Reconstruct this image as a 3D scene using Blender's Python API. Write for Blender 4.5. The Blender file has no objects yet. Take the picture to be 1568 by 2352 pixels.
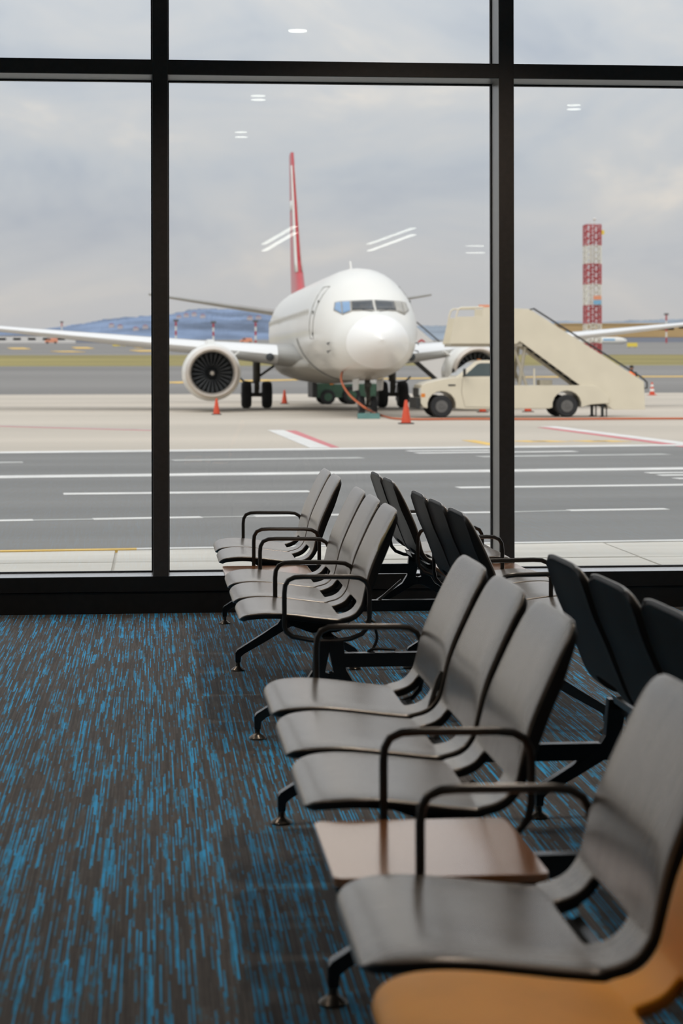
import bpy, bmesh, math, random
from mathutils import Vector, Matrix
random.seed(7)
S = bpy.context.scene
COL = S.collection
PI = math.pi

# ------------------------------------------------------------------ camera
FPX, CH, YH = 4700.0, 1.42, 850.0
TH = math.atan((784 - 350) / FPX)
cd = bpy.data.cameras.new('camera')
cam = bpy.data.objects.new('camera', cd); COL.objects.link(cam)
cam.location = (0, 0, CH)
cam.rotation_euler = (Matrix.Rotation(-TH, 3, 'Z') @ Matrix.Rotation(PI / 2, 3, 'X') @ Matrix.Rotation(math.radians(-0.10), 3, 'Z')).to_euler()
cd.sensor_fit = 'HORIZONTAL'; cd.sensor_width = 24.0
cd.lens = FPX / 1568 * 24.0
cd.shift_y = -(1176 - YH) / 1568.0
cd.clip_start = 0.05; cd.clip_end = 9000
cd.dof.use_dof = True; cd.dof.focus_distance = 10.6; cd.dof.aperture_fstop = 4.6
S.camera = cam
S.view_settings.view_transform = 'Standard'; S.view_settings.look = 'None'
S.view_settings.exposure = 0.0; S.view_settings.gamma = 1.0
S.view_settings.use_curve_mapping = False
S.cycles.transparent_max_bounces = 24
S.cycles.max_bounces = 8

# pixel helpers: a pixel gives a direction, the surface it touches gives the distance
def ray(u, v):
    a = (u - 784) / FPX
    return (math.sin(TH) + a * math.cos(TH), math.cos(TH) - a * math.sin(TH), -(v - YH) / FPX)
def on_floor(u, v, z=0.0):
    d = ray(u, v); t = (z - CH) / d[2]; return Vector((d[0] * t, d[1] * t, z))
def on_y(u, v, Y):
    d = ray(u, v); t = Y / d[1]; return Vector((d[0] * t, Y, CH + d[2] * t))

# ------------------------------------------------------------------ world: overcast sky
w = bpy.data.worlds.new('overcast_sky'); S.world = w; w.use_nodes = True
nt = w.node_tree; N = nt.nodes; L = nt.links
for n in list(N): N.remove(n)
out = N.new('ShaderNodeOutputWorld'); bg = N.new('ShaderNodeBackground'); L.new(bg.outputs[0], out.inputs[0])
tc = N.new('ShaderNodeTexCoord')
mp = N.new('ShaderNodeMapping'); L.new(tc.outputs['Generated'], mp.inputs[0]); mp.inputs['Scale'].default_value = (7.5, 7.5, 17.0)
mp.inputs['Location'].default_value = (18.15, 3.83, 14.9)
n1 = N.new('ShaderNodeTexNoise'); L.new(mp.outputs[0], n1.inputs['Vector']); n1.inputs['Scale'].default_value = 1.0; n1.inputs['Detail'].default_value = 6; n1.inputs['Roughness'].default_value = 0.55; n1.inputs['Distortion'].default_value = 0.5
cr = N.new('ShaderNodeValToRGB'); L.new(n1.outputs['Fac'], cr.inputs[0])
e = cr.color_ramp.elements
e[0].position = 0.30; e[0].color = (0.40, 0.44, 0.51, 1)
e[1].position = 0.74; e[1].color = (0.86, 0.76, 0.66, 1)
x = e.new(0.44); x.color = (0.50, 0.525, 0.565, 1)
x = e.new(0.55); x.color = (0.56, 0.565, 0.58, 1)
x = e.new(0.66); x.color = (0.70, 0.66, 0.62, 1)
sp = N.new('ShaderNodeSeparateXYZ'); L.new(tc.outputs['Generated'], sp.inputs[0])
mr = N.new('ShaderNodeMapRange'); L.new(sp.outputs['Z'], mr.inputs['Value']); mr.inputs['From Min'].default_value = -0.01; mr.inputs['From Max'].default_value = 0.10
mx = N.new('ShaderNodeMix'); mx.data_type = 'RGBA'; L.new(mr.outputs[0], mx.inputs['Factor']); mx.inputs['A'].default_value = (0.60, 0.575, 0.57, 1); L.new(cr.outputs[0], mx.inputs['B'])
mu = N.new('ShaderNodeMath'); mu.operation = 'MULTIPLY_ADD'; L.new(sp.outputs['Z'], mu.inputs[0]); mu.inputs[1].default_value = 2.0; mu.inputs[2].default_value = 1.0
mm = N.new('ShaderNodeMath'); mm.operation = 'MAXIMUM'; L.new(mu.outputs[0], mm.inputs[0]); mm.inputs[1].default_value = 0.6
L.new(mx.outputs['Result'], bg.inputs['Color']); L.new(mm.outputs[0], bg.inputs['Strength'])
# veiled sun behind the building
sl = bpy.data.lights.new('veiled_sun', 'SUN'); sl.energy = 1.0; sl.angle = math.radians(35); sl.color = (1.0, 0.95, 0.87)
so = bpy.data.objects.new('veiled_sun', sl); COL.objects.link(so); so.rotation_euler = (math.radians(47), 0, math.radians(-28))
so.location = (0, -20, 60)

# ------------------------------------------------------------------ materials
M = {}
def mat(name, col, rough=0.5, metal=0.0, var=0.0, vscale=8.0, spec=0.5, coat=0.0, bump=0.0, bscale=60.0, stretch=(1, 1, 1), emit=None):
    m = bpy.data.materials.new(name); m.use_nodes = True; M[name] = m
    nt = m.node_tree; b = nt.nodes['Principled BSDF']
    b.inputs['Base Color'].default_value = (*col, 1); b.inputs['Roughness'].default_value = rough; b.inputs['Metallic'].default_value = metal
    b.inputs['Specular IOR Level'].default_value = spec; b.inputs['Coat Weight'].default_value = coat; b.inputs['Coat Roughness'].default_value = 0.12
    t = nt.nodes.new('ShaderNodeTexCoord'); mp = nt.nodes.new('ShaderNodeMapping'); mp.inputs['Scale'].default_value = stretch
    nt.links.new(t.outputs['Object'], mp.inputs[0])
    if var:
        n = nt.nodes.new('ShaderNodeTexNoise'); n.inputs['Scale'].default_value = vscale; n.inputs['Detail'].default_value = 5
        nt.links.new(mp.outputs[0], n.inputs['Vector'])
        r = nt.nodes.new('ShaderNodeMapRange'); r.inputs['From Min'].default_value = 0.3; r.inputs['From Max'].default_value = 0.7
        r.inputs['To Min'].default_value = 1 - var; r.inputs['To Max'].default_value = 1 + var; nt.links.new(n.outputs['Fac'], r.inputs['Value'])
        h = nt.nodes.new('ShaderNodeHueSaturation'); h.inputs['Color'].default_value = (*col, 1); nt.links.new(r.outputs[0], h.inputs['Value'])
        nt.links.new(h.outputs[0], b.inputs['Base Color'])
    if bump:
        n = nt.nodes.new('ShaderNodeTexNoise'); n.inputs['Scale'].default_value = bscale; n.inputs['Detail'].default_value = 3
        nt.links.new(mp.outputs[0], n.inputs['Vector'])
        bp = nt.nodes.new('ShaderNodeBump'); bp.inputs['Strength'].default_value = bump; nt.links.new(n.outputs['Fac'], bp.inputs['Height']); nt.links.new(bp.outputs[0], b.inputs['Normal'])
    if emit:
        b.inputs['Emission Color'].default_value = (*emit[0], 1); b.inputs['Emission Strength'].default_value = emit[1]
    return m
mat('frame_dark', (0.068, 0.058, 0.052), 0.4, var=0.1, vscale=30, spec=0.4)
mat('base_dark', (0.016, 0.0145, 0.0135), 0.5, var=0.15, vscale=20, spec=0.3)
mat('reveal_grey', (0.30, 0.295, 0.285), 0.35, metal=0.2, var=0.05)
mat('sill_silver', (0.62, 0.63, 0.65), 0.25, metal=0.7)
mat('gasket', (0.006, 0.006, 0.008), 0.6)
mat('table_brown', (0.40, 0.19, 0.085), 0.22, var=0.08, vscale=5, coat=1.0, spec=1.0)
M['table_brown'].node_tree.nodes['Principled BSDF'].inputs['Coat IOR'].default_value = 1.75
mat('seat_edge', (0.018, 0.0165, 0.0155), 0.5, spec=0.3)
mat('orange_edge', (0.55, 0.20, 0.015), 0.5)
mat('seat_black', (0.150, 0.132, 0.117), 0.27, coat=0.55, var=0.30, vscale=7, stretch=(1.2, 9, 1.2), bump=0.03, bscale=120, spec=0.95)
mat('seat_orange', (0.95, 0.41, 0.025), 0.42, var=0.10, vscale=6, spec=0.3)
for k_, tint in (('seat_black', (1.0, 0.94, 0.87, 1)), ('table_brown', (1.0, 0.86, 0.72, 1))):
    b_ = M[k_].node_tree.nodes['Principled BSDF']; b_.inputs['Coat Tint'].default_value = tint; b_.inputs['Specular Tint'].default_value = tint
M['seat_black'].node_tree.nodes['Principled BSDF'].inputs['Coat Roughness'].default_value = 0.22
mat('chip_tan', (0.62, 0.50, 0.27), 0.6, var=0.2)
mat('metal_black', (0.012, 0.012, 0.012), 0.24, var=0.15, vscale=40)
mat('arm_metal', (0.035, 0.030, 0.026), 0.30, metal=0.3)
mat('foot_metal', (0.16, 0.14, 0.12), 0.3, metal=0.8)
mat('wall_paint', (0.42, 0.40, 0.38), 0.7, var=0.04)
mat('ceiling_paint', (0.55, 0.53, 0.50), 0.8, var=0.04)
mat('lamp_glow', (0.8, 0.8, 0.8), 0.5, emit=((1.0, 0.97, 0.88), 7.0))
mat('lamp_housing', (0.6, 0.6, 0.6), 0.4)
mat('concrete_apron', (0.465, 0.412, 0.345), 0.85, var=0.14, vscale=0.10, stretch=(0.25, 1, 1))
mat('asphalt_road', (0.160, 0.157, 0.150), 0.8, var=0.16, vscale=0.5, stretch=(0.12, 1, 1), bump=0.05, bscale=30)
mat('asphalt_taxi', (0.185, 0.175, 0.165), 0.85, var=0.18, vscale=0.04, stretch=(0.12, 1, 1))
mat('grass_dry', (0.235, 0.195, 0.060), 0.95, var=0.35, vscale=0.12, stretch=(0.15, 1, 1))
mat('slab', (0.56, 0.53, 0.47), 0.85, var=0.16, vscale=1.2, stretch=(0.3, 1.5, 1))
mat('paint_white', (0.62, 0.61, 0.585), 0.7, var=0.1, vscale=2)
mat('paint_worn', (0.40, 0.40, 0.38), 0.7, var=0.15, vscale=2)
mat('paint_yellow', (0.68, 0.44, 0.10), 0.7, var=0.1, vscale=2)
mat('paint_red', (0.52, 0.16, 0.17), 0.7, var=0.1, vscale=2)
mat('plane_white', (0.76, 0.745, 0.70), 0.30, var=0.03, vscale=0.7, coat=0.3)
mat('radome_white', (0.88, 0.87, 0.85), 0.28, coat=0.4)
mat('plane_grey', (0.42, 0.40, 0.36), 0.40, var=0.12, vscale=1.5)
mat('wing_grey', (0.30, 0.295, 0.28), 0.45, var=0.12, vscale=0.8)
mat('slat_metal', (0.74, 0.74, 0.74), 0.32, metal=0.35)
mat('fin_red', (0.50, 0.045, 0.055), 0.35, coat=0.3, var=0.06)
mat('glass_dark', (0.035, 0.04, 0.045), 0.08)
mat('glass_blue', (0.20, 0.33, 0.52), 0.08)
mat('engine_dark', (0.012, 0.013, 0.015), 0.5)
mat('blade_metal', (0.035, 0.038, 0.042), 0.4, metal=0.3)
mat('lip_metal', (0.62, 0.56, 0.50), 0.30, metal=0.55)
mat('gear_metal', (0.075, 0.070, 0.058), 0.45, var=0.3, vscale=6)
mat('rubber', (0.018, 0.018, 0.020), 0.75, var=0.15, vscale=10)
mat('hub_grey', (0.12, 0.115, 0.11), 0.5, var=0.15)
mat('seam', (0.16, 0.155, 0.14), 0.6)
mat('cream', (0.71, 0.645, 0.51), 0.42, var=0.04, vscale=1.5, coat=0.2)
mat('cream_dark', (0.42, 0.38, 0.30), 0.55, var=0.1)
mat('black_trim', (0.022, 0.022, 0.022), 0.55)
mat('truck_glass', (0.055, 0.075, 0.075), 0.06)
mat('lamp_clear', (0.55, 0.55, 0.52), 0.15)
mat('amber', (0.75, 0.24, 0.03), 0.3)
mat('cone_orange', (0.62, 0.065, 0.018), 0.5, var=0.08)
mat('cone_white', (0.8, 0.78, 0.74), 0.5)
mat('hose_orange', (0.50, 0.11, 0.03), 0.5)
mat('green_dark', (0.05, 0.12, 0.075), 0.5, var=0.2)
mat('green_teal', (0.07, 0.17, 0.15), 0.5, var=0.15)
mat('tower_red', (0.46, 0.045, 0.055), 0.5)
mat('tower_white', (0.76, 0.74, 0.69), 0.5)
mat('sign_orange', (0.80, 0.33, 0.20), 0.5)
mat('sign_blue', (0.22, 0.46, 0.70), 0.5)
mat('sign_yellow', (0.85, 0.66, 0.10), 0.5)
mat('hangar_tan', (0.50, 0.34, 0.16), 0.7, var=0.06, vscale=0.05)
mat('hangar_base', (0.26, 0.28, 0.34), 0.7)
mat('far_white', (0.70, 0.68, 0.66), 0.6, var=0.05, vscale=0.05)
mat('far_pink', (0.45, 0.22, 0.28), 0.6)
mat('hill_hazed_wood', (0.15, 0.205, 0.315), 0.95, var=0.5, vscale=0.012)  # woodland colour with the blue of distance haze mixed in
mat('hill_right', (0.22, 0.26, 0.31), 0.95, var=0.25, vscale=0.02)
mat('house_pale', (0.55, 0.47, 0.45), 0.8)
mat('skin', (0.32, 0.18, 0.12), 0.6)
mat('vest_orange', (0.95, 0.20, 0.05), 0.6)
mat('trouser_dark', (0.03, 0.035, 0.05), 0.8)
mat('hair_dark', (0.02, 0.018, 0.015), 0.7)

# window glass: mirrors a little, more at a slant, and lets the rest through
def glass_mat(name, r0, tint):
    m = bpy.data.materials.new(name); m.use_nodes = True; nt = m.node_tree; M[name] = m
    for n in list(nt.nodes): nt.nodes.remove(n)
    o = nt.nodes.new('ShaderNodeOutputMaterial'); mix = nt.nodes.new('ShaderNodeMixShader')
    tr = nt.nodes.new('ShaderNodeBsdfTransparent'); tr.inputs[0].default_value = (*tint, 1)
    gl = nt.nodes.new('ShaderNodeBsdfGlossy'); gl.inputs['Roughness'].default_value = 0.0; gl.inputs[0].default_value = (0.95, 1, 0.98, 1)
    lw = nt.nodes.new('ShaderNodeLayerWeight'); lw.inputs['Blend'].default_value = 0.5
    p = nt.nodes.new('ShaderNodeMath'); p.operation = 'POWER'; p.inputs[1].default_value = 5; nt.links.new(lw.outputs['Facing'], p.inputs[0])
    q = nt.nodes.new('ShaderNodeMath'); q.operation = 'MULTIPLY_ADD'; q.inputs[1].default_value = 1 - r0; q.inputs[2].default_value = r0; nt.links.new(p.outputs[0], q.inputs[0])
    nt.links.new(q.outputs[0], mix.inputs[0]); nt.links.new(tr.outputs[0], mix.inputs[1]); nt.links.new(gl.outputs[0], mix.inputs[2]); nt.links.new(mix.outputs[0], o.inputs[0])
glass_mat('pane_glass', 0.030, (0.993, 0.997, 0.995))

# aircraft paint: white with a grey belly below the water line
def plane_paint():
    m = M['plane_white']; nt = m.node_tree; b = nt.nodes['Principled BSDF']
    src = b.inputs['Base Color'].links[0].from_socket
    t = nt.nodes.new('ShaderNodeTexCoord'); s = nt.nodes.new('ShaderNodeSeparateXYZ'); nt.links.new(t.outputs['Object'], s.inputs[0])
    r = nt.nodes.new('ShaderNodeMapRange'); r.inputs['From Min'].default_value = 1.58; r.inputs['From Max'].default_value = 1.66; nt.links.new(s.outputs['Z'], r.inputs['Value'])
    mx = nt.nodes.new('ShaderNodeMix'); mx.data_type = 'RGBA'; mx.inputs['A'].default_value = (0.44, 0.41, 0.36, 1); nt.links.new(src, mx.inputs['B']); nt.links.new(r.outputs[0], mx.inputs['Factor'])
    nt.links.new(mx.outputs['Result'], b.inputs['Base Color'])
M['body_white'] = M['plane_white'].copy(); M['body_white'].name = 'body_white'
plane_paint()

def carpet_mat():
    m = bpy.data.materials.new('carpet'); m.use_nodes = True; nt = m.node_tree; M['carpet'] = m
    b = nt.nodes['Principled BSDF']; b.inputs['Roughness'].default_value = 0.8; b.inputs['Specular IOR Level'].default_value = 0.25
    b.inputs['Sheen Weight'].default_value = 0.14; b.inputs['Sheen Roughness'].default_value = 0.45
    A = nt.nodes.new; K = nt.links.new
    def mth(op, a, b_=None, c=None):
        n = A('ShaderNodeMath'); n.operation = op
        for i, q in enumerate((a, b_, c)):
            if q is None: continue
            if isinstance(q, (int, float)): n.inputs[i].default_value = q
            else: K(q, n.inputs[i])
        return n.outputs[0]
    t = A('ShaderNodeTexCoord'); s = A('ShaderNodeSeparateXYZ'); K(t.outputs['Object'], s.inputs[0])
    X, Y = s.outputs['X'], s.outputs['Y']
    def dashes(wid, ln, seed):
        col = mth('FLOOR', mth('DIVIDE', X, wid))
        wn = A('ShaderNodeTexWhiteNoise'); wn.noise_dimensions = '1D'; K(mth('ADD', col, seed), wn.inputs['W'])
        cell = mth('FLOOR', mth('DIVIDE', mth('ADD', Y, mth('MULTIPLY', wn.outputs['Value'], 7.3)), ln))
        cv = A('ShaderNodeCombineXYZ'); K(col, cv.inputs[0]); K(cell, cv.inputs[1]); cv.inputs[2].default_value = seed
        w2 = A('ShaderNodeTexWhiteNoise'); w2.noise_dimensions = '3D'; K(cv.outputs[0], w2.inputs['Vector'])
        return w2.outputs['Value']
    d1 = dashes(0.0048, 0.30, 1.5); d2 = dashes(0.0048, 0.07, 9.5); d3 = dashes(0.0144, 0.45, 4.5)
    patch = A('ShaderNodeTexNoise'); patch.inputs['Scale'].default_value = 7.0; patch.inputs['Detail'].default_value = 2
    pm = A('ShaderNodeMapping'); pm.inputs['Scale'].default_value = (2.2, 0.8, 1); K(t.outputs['Object'], pm.inputs[0]); K(pm.outputs[0], patch.inputs['Vector'])
    val = mth('ADD', mth('ADD', mth('MULTIPLY', d1, 0.72), mth('MULTIPLY', d2, 0.16)), mth('ADD', mth('MULTIPLY', d3, 0.20), mth('MULTIPLY', patch.outputs['Fac'], 0.42)))
    cr = A('ShaderNodeValToRGB'); cr.color_ramp.interpolation = 'LINEAR'; K(mth('MULTIPLY', val, 0.75), cr.inputs[0])
    e = cr.color_ramp.elements
    e[0].position = 0.25; e[0].color = (0.034, 0.029, 0.025, 1)
    e[1].position = 0.92; e[1].color = (0.015, 0.44, 0.90, 1)
    for p, c in ((0.50, (0.068, 0.057, 0.049)), (0.645, (0.095, 0.087, 0.080)), (0.675, (0.045, 0.13, 0.19)), (0.72, (0.018, 0.215, 0.41))):
        x = e.new(p); x.color = (*c, 1)
    K(cr.outputs[0], b.inputs['Base Color'])
    bp = A('ShaderNodeBump'); bp.inputs['Strength'].default_value = 0.25; bp.inputs['Distance'].default_value = 0.004; K(d2, bp.inputs['Height']); K(bp.outputs[0], b.inputs['Normal'])
carpet_mat()

# ------------------------------------------------------------------ mesh helpers
class MB:
    def __init__(s): s.v = []; s.f = []
    def add(s, vs, fs):
        o = len(s.v); s.v += [tuple(p) for p in vs]; s.f += [tuple(i + o for i in f) for f in fs]; return s
    def box(s, x0, x1, y0, y1, z0, z1):
        return s.add([(x0, y0, z0), (x1, y0, z0), (x1, y1, z0), (x0, y1, z0), (x0, y0, z1), (x1, y0, z1), (x1, y1, z1), (x0, y1, z1)],
                     [(0, 3, 2, 1), (4, 5, 6, 7), (0, 1, 5, 4), (1, 2, 6, 5), (2, 3, 7, 6), (3, 0, 4, 7)])
    def bar(s, a, b, wd, ht, up=(0, 0, 1)):
        a, b = Vector(a), Vector(b); d = (b - a).normalized(); u = Vector(up)
        r = d.cross(u)
        if r.length < 1e-4: r = d.cross(Vector((0, 1, 0)))
        r.normalize(); u = r.cross(d); r = r * wd / 2; u = u * ht / 2
        return s.add([a - r - u, a + r - u, a + r + u, a - r + u, b - r - u, b + r - u, b + r + u, b - r + u],
                     [(0, 1, 2, 3), (7, 6, 5, 4), (0, 4, 5, 1), (1, 5, 6, 2), (2, 6, 7, 3), (3, 7, 4, 0)])
    def tube(s, pts, r, n=8, closed=False):
        P = [Vector(p) for p in pts]; m = len(P); rr = r if isinstance(r, (list, tuple)) else [r] * m
        rings = []; ref = None
        for i in range(m):
            if closed: d = P[(i + 1) % m] - P[i - 1]
            else: d = P[min(i + 1, m - 1)] - P[max(i - 1, 0)]
            d.normalize()
            if ref is None: ref = Vector((0, 0, 1)) if abs(d.z) < 0.9 else Vector((0, 1, 0))
            a = ref - d * ref.dot(d)
            if a.length < 1e-3: a = d.orthogonal()
            a.normalize(); b = d.cross(a); ref = a
            rings.append([P[i] + (a * math.cos(2 * PI * k / n) + b * math.sin(2 * PI * k / n)) * rr[i] for k in range(n)])
        vs = [p for R in rings for p in R]; fs = []
        for i in range(m if closed else m - 1):
            j = (i + 1) % m
            for k in range(n):
                fs.append((i * n + k, i * n + (k + 1) % n, j * n + (k + 1) % n, j * n + k))
        if not closed:
            fs.append(tuple(reversed(range(n)))); fs.append(tuple((m - 1) * n + k for k in range(n)))
        return s.add(vs, fs)
    def lathe(s, prof, axis='z', c=(0, 0, 0), n=24, caps=True, zs=None):
        # prof: list of (radius, along)
        vs = []; fs = []
        for r, h in prof:
            for k in range(n):
                a = 2 * PI * k / n; p, q = r * math.cos(a), r * math.sin(a)
                if axis == 'z': t = (p, q, h)
                elif axis == 'y':
                    if zs and q < 0: q *= zs
                    t = (p, h, q)
                else: t = (h, p, q)
                vs.append((t[0] + c[0], t[1] + c[1], t[2] + c[2]))
        for i in range(len(prof) - 1):
            for k in range(n):
                fs.append((i * n + k, i * n + (k + 1) % n, (i + 1) * n + (k + 1) % n, (i + 1) * n + k))
        if caps:
            fs.append(tuple(reversed(range(n)))); fs.append(tuple((len(prof) - 1) * n + k for k in range(n)))
        return s.add(vs, fs)
    def prism(s, poly, y0, y1, plane='xz'):
        # poly in (x,z) extruded along y, or (x,y) extruded along z, or (y,z) along x
        n = len(poly)
        def T(p, h): return {'xz': (p[0], h, p[1]), 'xy': (p[0], p[1], h), 'yz': (h, p[0], p[1])}[plane]
        vs = [T(p, y0) for p in poly] + [T(p, y1) for p in poly]
        fs = [tuple(range(n)), tuple(reversed(range(n, 2 * n)))] + [(i, i + n, (i + 1) % n + n, (i + 1) % n) for i in range(n)]
        return s.add(vs, fs)
    def build(s, name, m, parent=None, smooth=False, bevel=0.0, loc=None, angle=40, seg=2, mods=()):
        me = bpy.data.meshes.new(name); me.from_pydata(s.v, [], s.f)
        bm = bmesh.new(); bm.from_mesh(me)
        bmesh.ops.recalc_face_normals(bm, faces=bm.faces)
        if bevel:
            ed = [e for e in bm.edges if len(e.link_faces) == 2 and e.calc_face_angle(0) > math.radians(25)]
            bmesh.ops.bevel(bm, geom=ed, offset=bevel, segments=seg, profile=0.6, affect='EDGES', clamp_overlap=True)
        bm.to_mesh(me); bm.free()
        if smooth or bevel:
            for p in me.polygons: p.use_smooth = True
            me.set_sharp_from_angle(angle=math.radians(angle))
        me.materials.append(M[m])
        o = bpy.data.objects.new(name, me); COL.objects.link(o)
        if bevel:
            wnm = o.modifiers.new('flat_faces', 'WEIGHTED_NORMAL'); wnm.keep_sharp = True; wnm.weight = 90
        if parent: o.parent = parent
        if loc: o.location = loc
        return o
def share(o, parent=None, loc=(0, 0, 0), rot=None, scale=None):
    c = o.copy(); COL.objects.link(c); c.parent = parent; c.location = loc
    if rot: c.rotation_euler = rot
    if scale: c.scale = scale
    return c
def empty(name, loc=(0, 0, 0), rz=0.0):
    o = bpy.data.objects.new(name, None); COL.objects.link(o); o.location = loc; o.rotation_euler = (0, 0, rz); o.empty_display_size = 0.2; return o
def tag(o, label, cat, group=None):
    o['label'] = label; o['category'] = cat
    if group: o['group'] = group
    return o
def struct(o): o['kind'] = 'structure'; return o
def lerp(tab, x):
    if x <= tab[0][0]: return tab[0][1]
    for (a, b), (c, d) in zip(tab, tab[1:]):
        if x <= c:
            return b + (d - b) * (x - a) / (c - a)
    return tab[-1][1]
def smooth_tab(tab, n=3):
    # Catmull-Rom resample of an (x, value) table
    o = []
    for i in range(len(tab) - 1):
        x0, y0 = tab[i]; x1, y1 = tab[i + 1]
        m0 = (y1 - tab[i - 1][1]) / (x1 - tab[i - 1][0]) if i > 0 else (y1 - y0) / (x1 - x0)
        m1 = (tab[i + 2][1] - y0) / (tab[i + 2][0] - x0) if i + 2 < len(tab) else (y1 - y0) / (x1 - x0)
        hh = x1 - x0
        for k in range(n):
            t = k / n
            o.append((x0 + hh * t, (2*t**3-3*t*t+1)*y0 + (t**3-2*t*t+t)*hh*m0 + (-2*t**3+3*t*t)*y1 + (t**3-t*t)*hh*m1))
    o.append(tab[-1]); return o
def crom(pts, n=6, closed=False):
    P = [Vector(p) for p in pts]; m = len(P); o = []
    for i in range(m if closed else m - 1):
        g = (lambda k: P[k % m]) if closed else (lambda k: P[max(0, min(m - 1, k))])
        p0, p1, p2, p3 = g(i - 1), g(i), g(i + 1), g(i + 2)
        for k in range(n):
            t = k / n
            o.append(0.5 * ((2 * p1) + (p2 - p0) * t + (2*p0 - 5*p1 + 4*p2 - p3) * t*t + (3*p1 - p0 - 3*p2 + p3) * t**3))
    if not closed: o.append(P[-1])
    return o

# ------------------------------------------------------------------ the hall
WY = 12.0                       # inner face of the window wall
X0H, X1H, YB, HC = -12.23, 16.42, -36.0, 4.6
DEP = 0.30
GY = WY + 0.265
fl = MB().box(X0H, X1H, YB, WY + 0.02, -0.05, 0.0).build('floor', 'carpet'); struct(fl)
struct(MB().box(X0H - 0.3, X1H + 0.3, YB - 0.3, WY + DEP, HC, HC + 0.5).build('ceiling', 'ceiling_paint'))
struct(MB().box(X0H - 0.2, X0H, YB, WY, 0, HC).build('wall_left', 'wall_paint'))
struct(MB().box(X1H, X1H + 0.2, YB, WY, 0, HC).build('wall_right', 'wall_paint'))
struct(MB().box(X0H - 0.2, X1H + 0.2, YB - 0.2, YB, 0, HC).build('wall_back', 'wall_paint'))
base = empty('baseboard_window', (0, WY, 0)); struct(base)
MB().box(X0H, X1H, 0.0, DEP, 0.128, 0.215).build('sill_rail', 'base_dark', base, bevel=0.002)
MB().box(X0H, X1H, 0.006, DEP, -0.20, 0.124).build('base_panel', 'base_dark', base)
MB().box(X0H, X1H, DEP + 0.002, DEP + 0.12, -0.16, 0.20).build('outer_plinth', 'base_dark', base)
PITCH = 2.046; MC = 0.047; MW = 0.0875
ks = list(range(-6, 9))
for n_, k in enumerate(ks):
    xc = MC + PITCH * k
    if xc < X0H - 0.01 or xc > X1H + 0.05: continue
    t = empty('trim_%d' % (n_ + 1), (xc, WY, 0)); struct(t)
    MB().box(-MW / 2, MW / 2, 0, DEP, 0.2152, HC).build('mullion', 'frame_dark', t, bevel=0.002)
    for q_ in (-1, 1): MB().box(min(q_ * MW / 2, q_ * (MW / 2 + 0.002)), max(q_ * MW / 2, q_ * (MW / 2 + 0.002)), 0.006, DEP - 0.052, 0.2175, HC).build('reveal', 'reveal_grey', t)
TZ0, TZ1 = 3.150, 3.236
for n_, k in enumerate(ks[:-1]):
    xa = MC + PITCH * k + MW / 2; xb = MC + PITCH * (k + 1) - MW / 2
    wn = empty('window_%d' % (n_ + 1), ((xa + xb) / 2, WY, 0)); struct(wn)
    hw = (xb - xa) / 2
    MB().box(-hw, hw, 0.0, DEP, TZ0, TZ1).build('transom', 'frame_dark', wn, bevel=0.002)
    MB().box(-hw + 0.002, hw - 0.002, 0.006, DEP - 0.052, TZ0 - 0.002, TZ0).build('reveal', 'reveal_grey', wn)
    MB().box(-hw + 0.002, hw - 0.002, 0.004, DEP - 0.052, 0.2152, 0.2172).build('sill_cap', 'sill_silver', wn)
    rnd = random.Random(k * 13 + 5)
    for z0, z1 in ((0.215, TZ0), (TZ1, HC)):
        g = MB(); q = 0.010
        g.box(-hw, hw, DEP - 0.05, DEP - 0.01, z0, z0 + q).box(-hw, hw, DEP - 0.05, DEP - 0.01, z1 - q, z1)
        g.box(-hw, -hw + q, DEP - 0.05, DEP - 0.01, z0 + q, z1 - q).box(hw - q, hw, DEP - 0.05, DEP - 0.01, z0 + q, z1 - q)
        g.build('gasket', 'gasket', wn)
        a = MB().box(-hw + 0.004, hw - 0.004, -0.003, 0.003, z0 - (z0 + z1) / 2 + 0.004, (z1 - z0) / 2 - 0.004).build('pane', 'pane_glass', wn, loc=(0, DEP - 0.043, (z0 + z1) / 2))
        tilt = 0.0022 if z0 < 1 else 0.0009
        c = share(a, wn, (0, DEP - 0.020, (z0 + z1) / 2), (tilt, 0, 0.0003 * rnd.uniform(-1, 1)))

# ceiling lamps (their mirror images show in the glass)
def ceil_pt(u, v):
    d = ray(u, v); t = (HC - 0.03 - CH) / d[2]; return Vector((d[0] * t, 2 * GY - d[1] * t, HC))
lamp_txt = [((685, 74), 'over the benches by the windows'), ((594, 231), 'above the near end of the benches'), ((555, 316), 'behind the benches over the carpet aisle'), ((1318, 254), 'to the right over the open carpet'), ((1093, 582), 'deep in the hall near the line lamps')]
for (u, v), where in lamp_txt:
    p = ceil_pt(u, v)
    t = tag(empty('ceiling_lamp', p), 'round recessed ceiling lamp ' + where, 'lamp', 'round ceiling lamps')
    r = 0.085 if v < 500 else 0.28
    MB().lathe([(r * 1.25, 0.0), (r * 1.25, -0.012), (r * 1.02, -0.02), (r * 1.0, -0.004)], n=24, caps=False).build('ring', 'lamp_housing', t, smooth=True)
    MB().lathe([(r, -0.024), (r, -0.006)], n=24).build('diffuser', 'lamp_glow', t)
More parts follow.
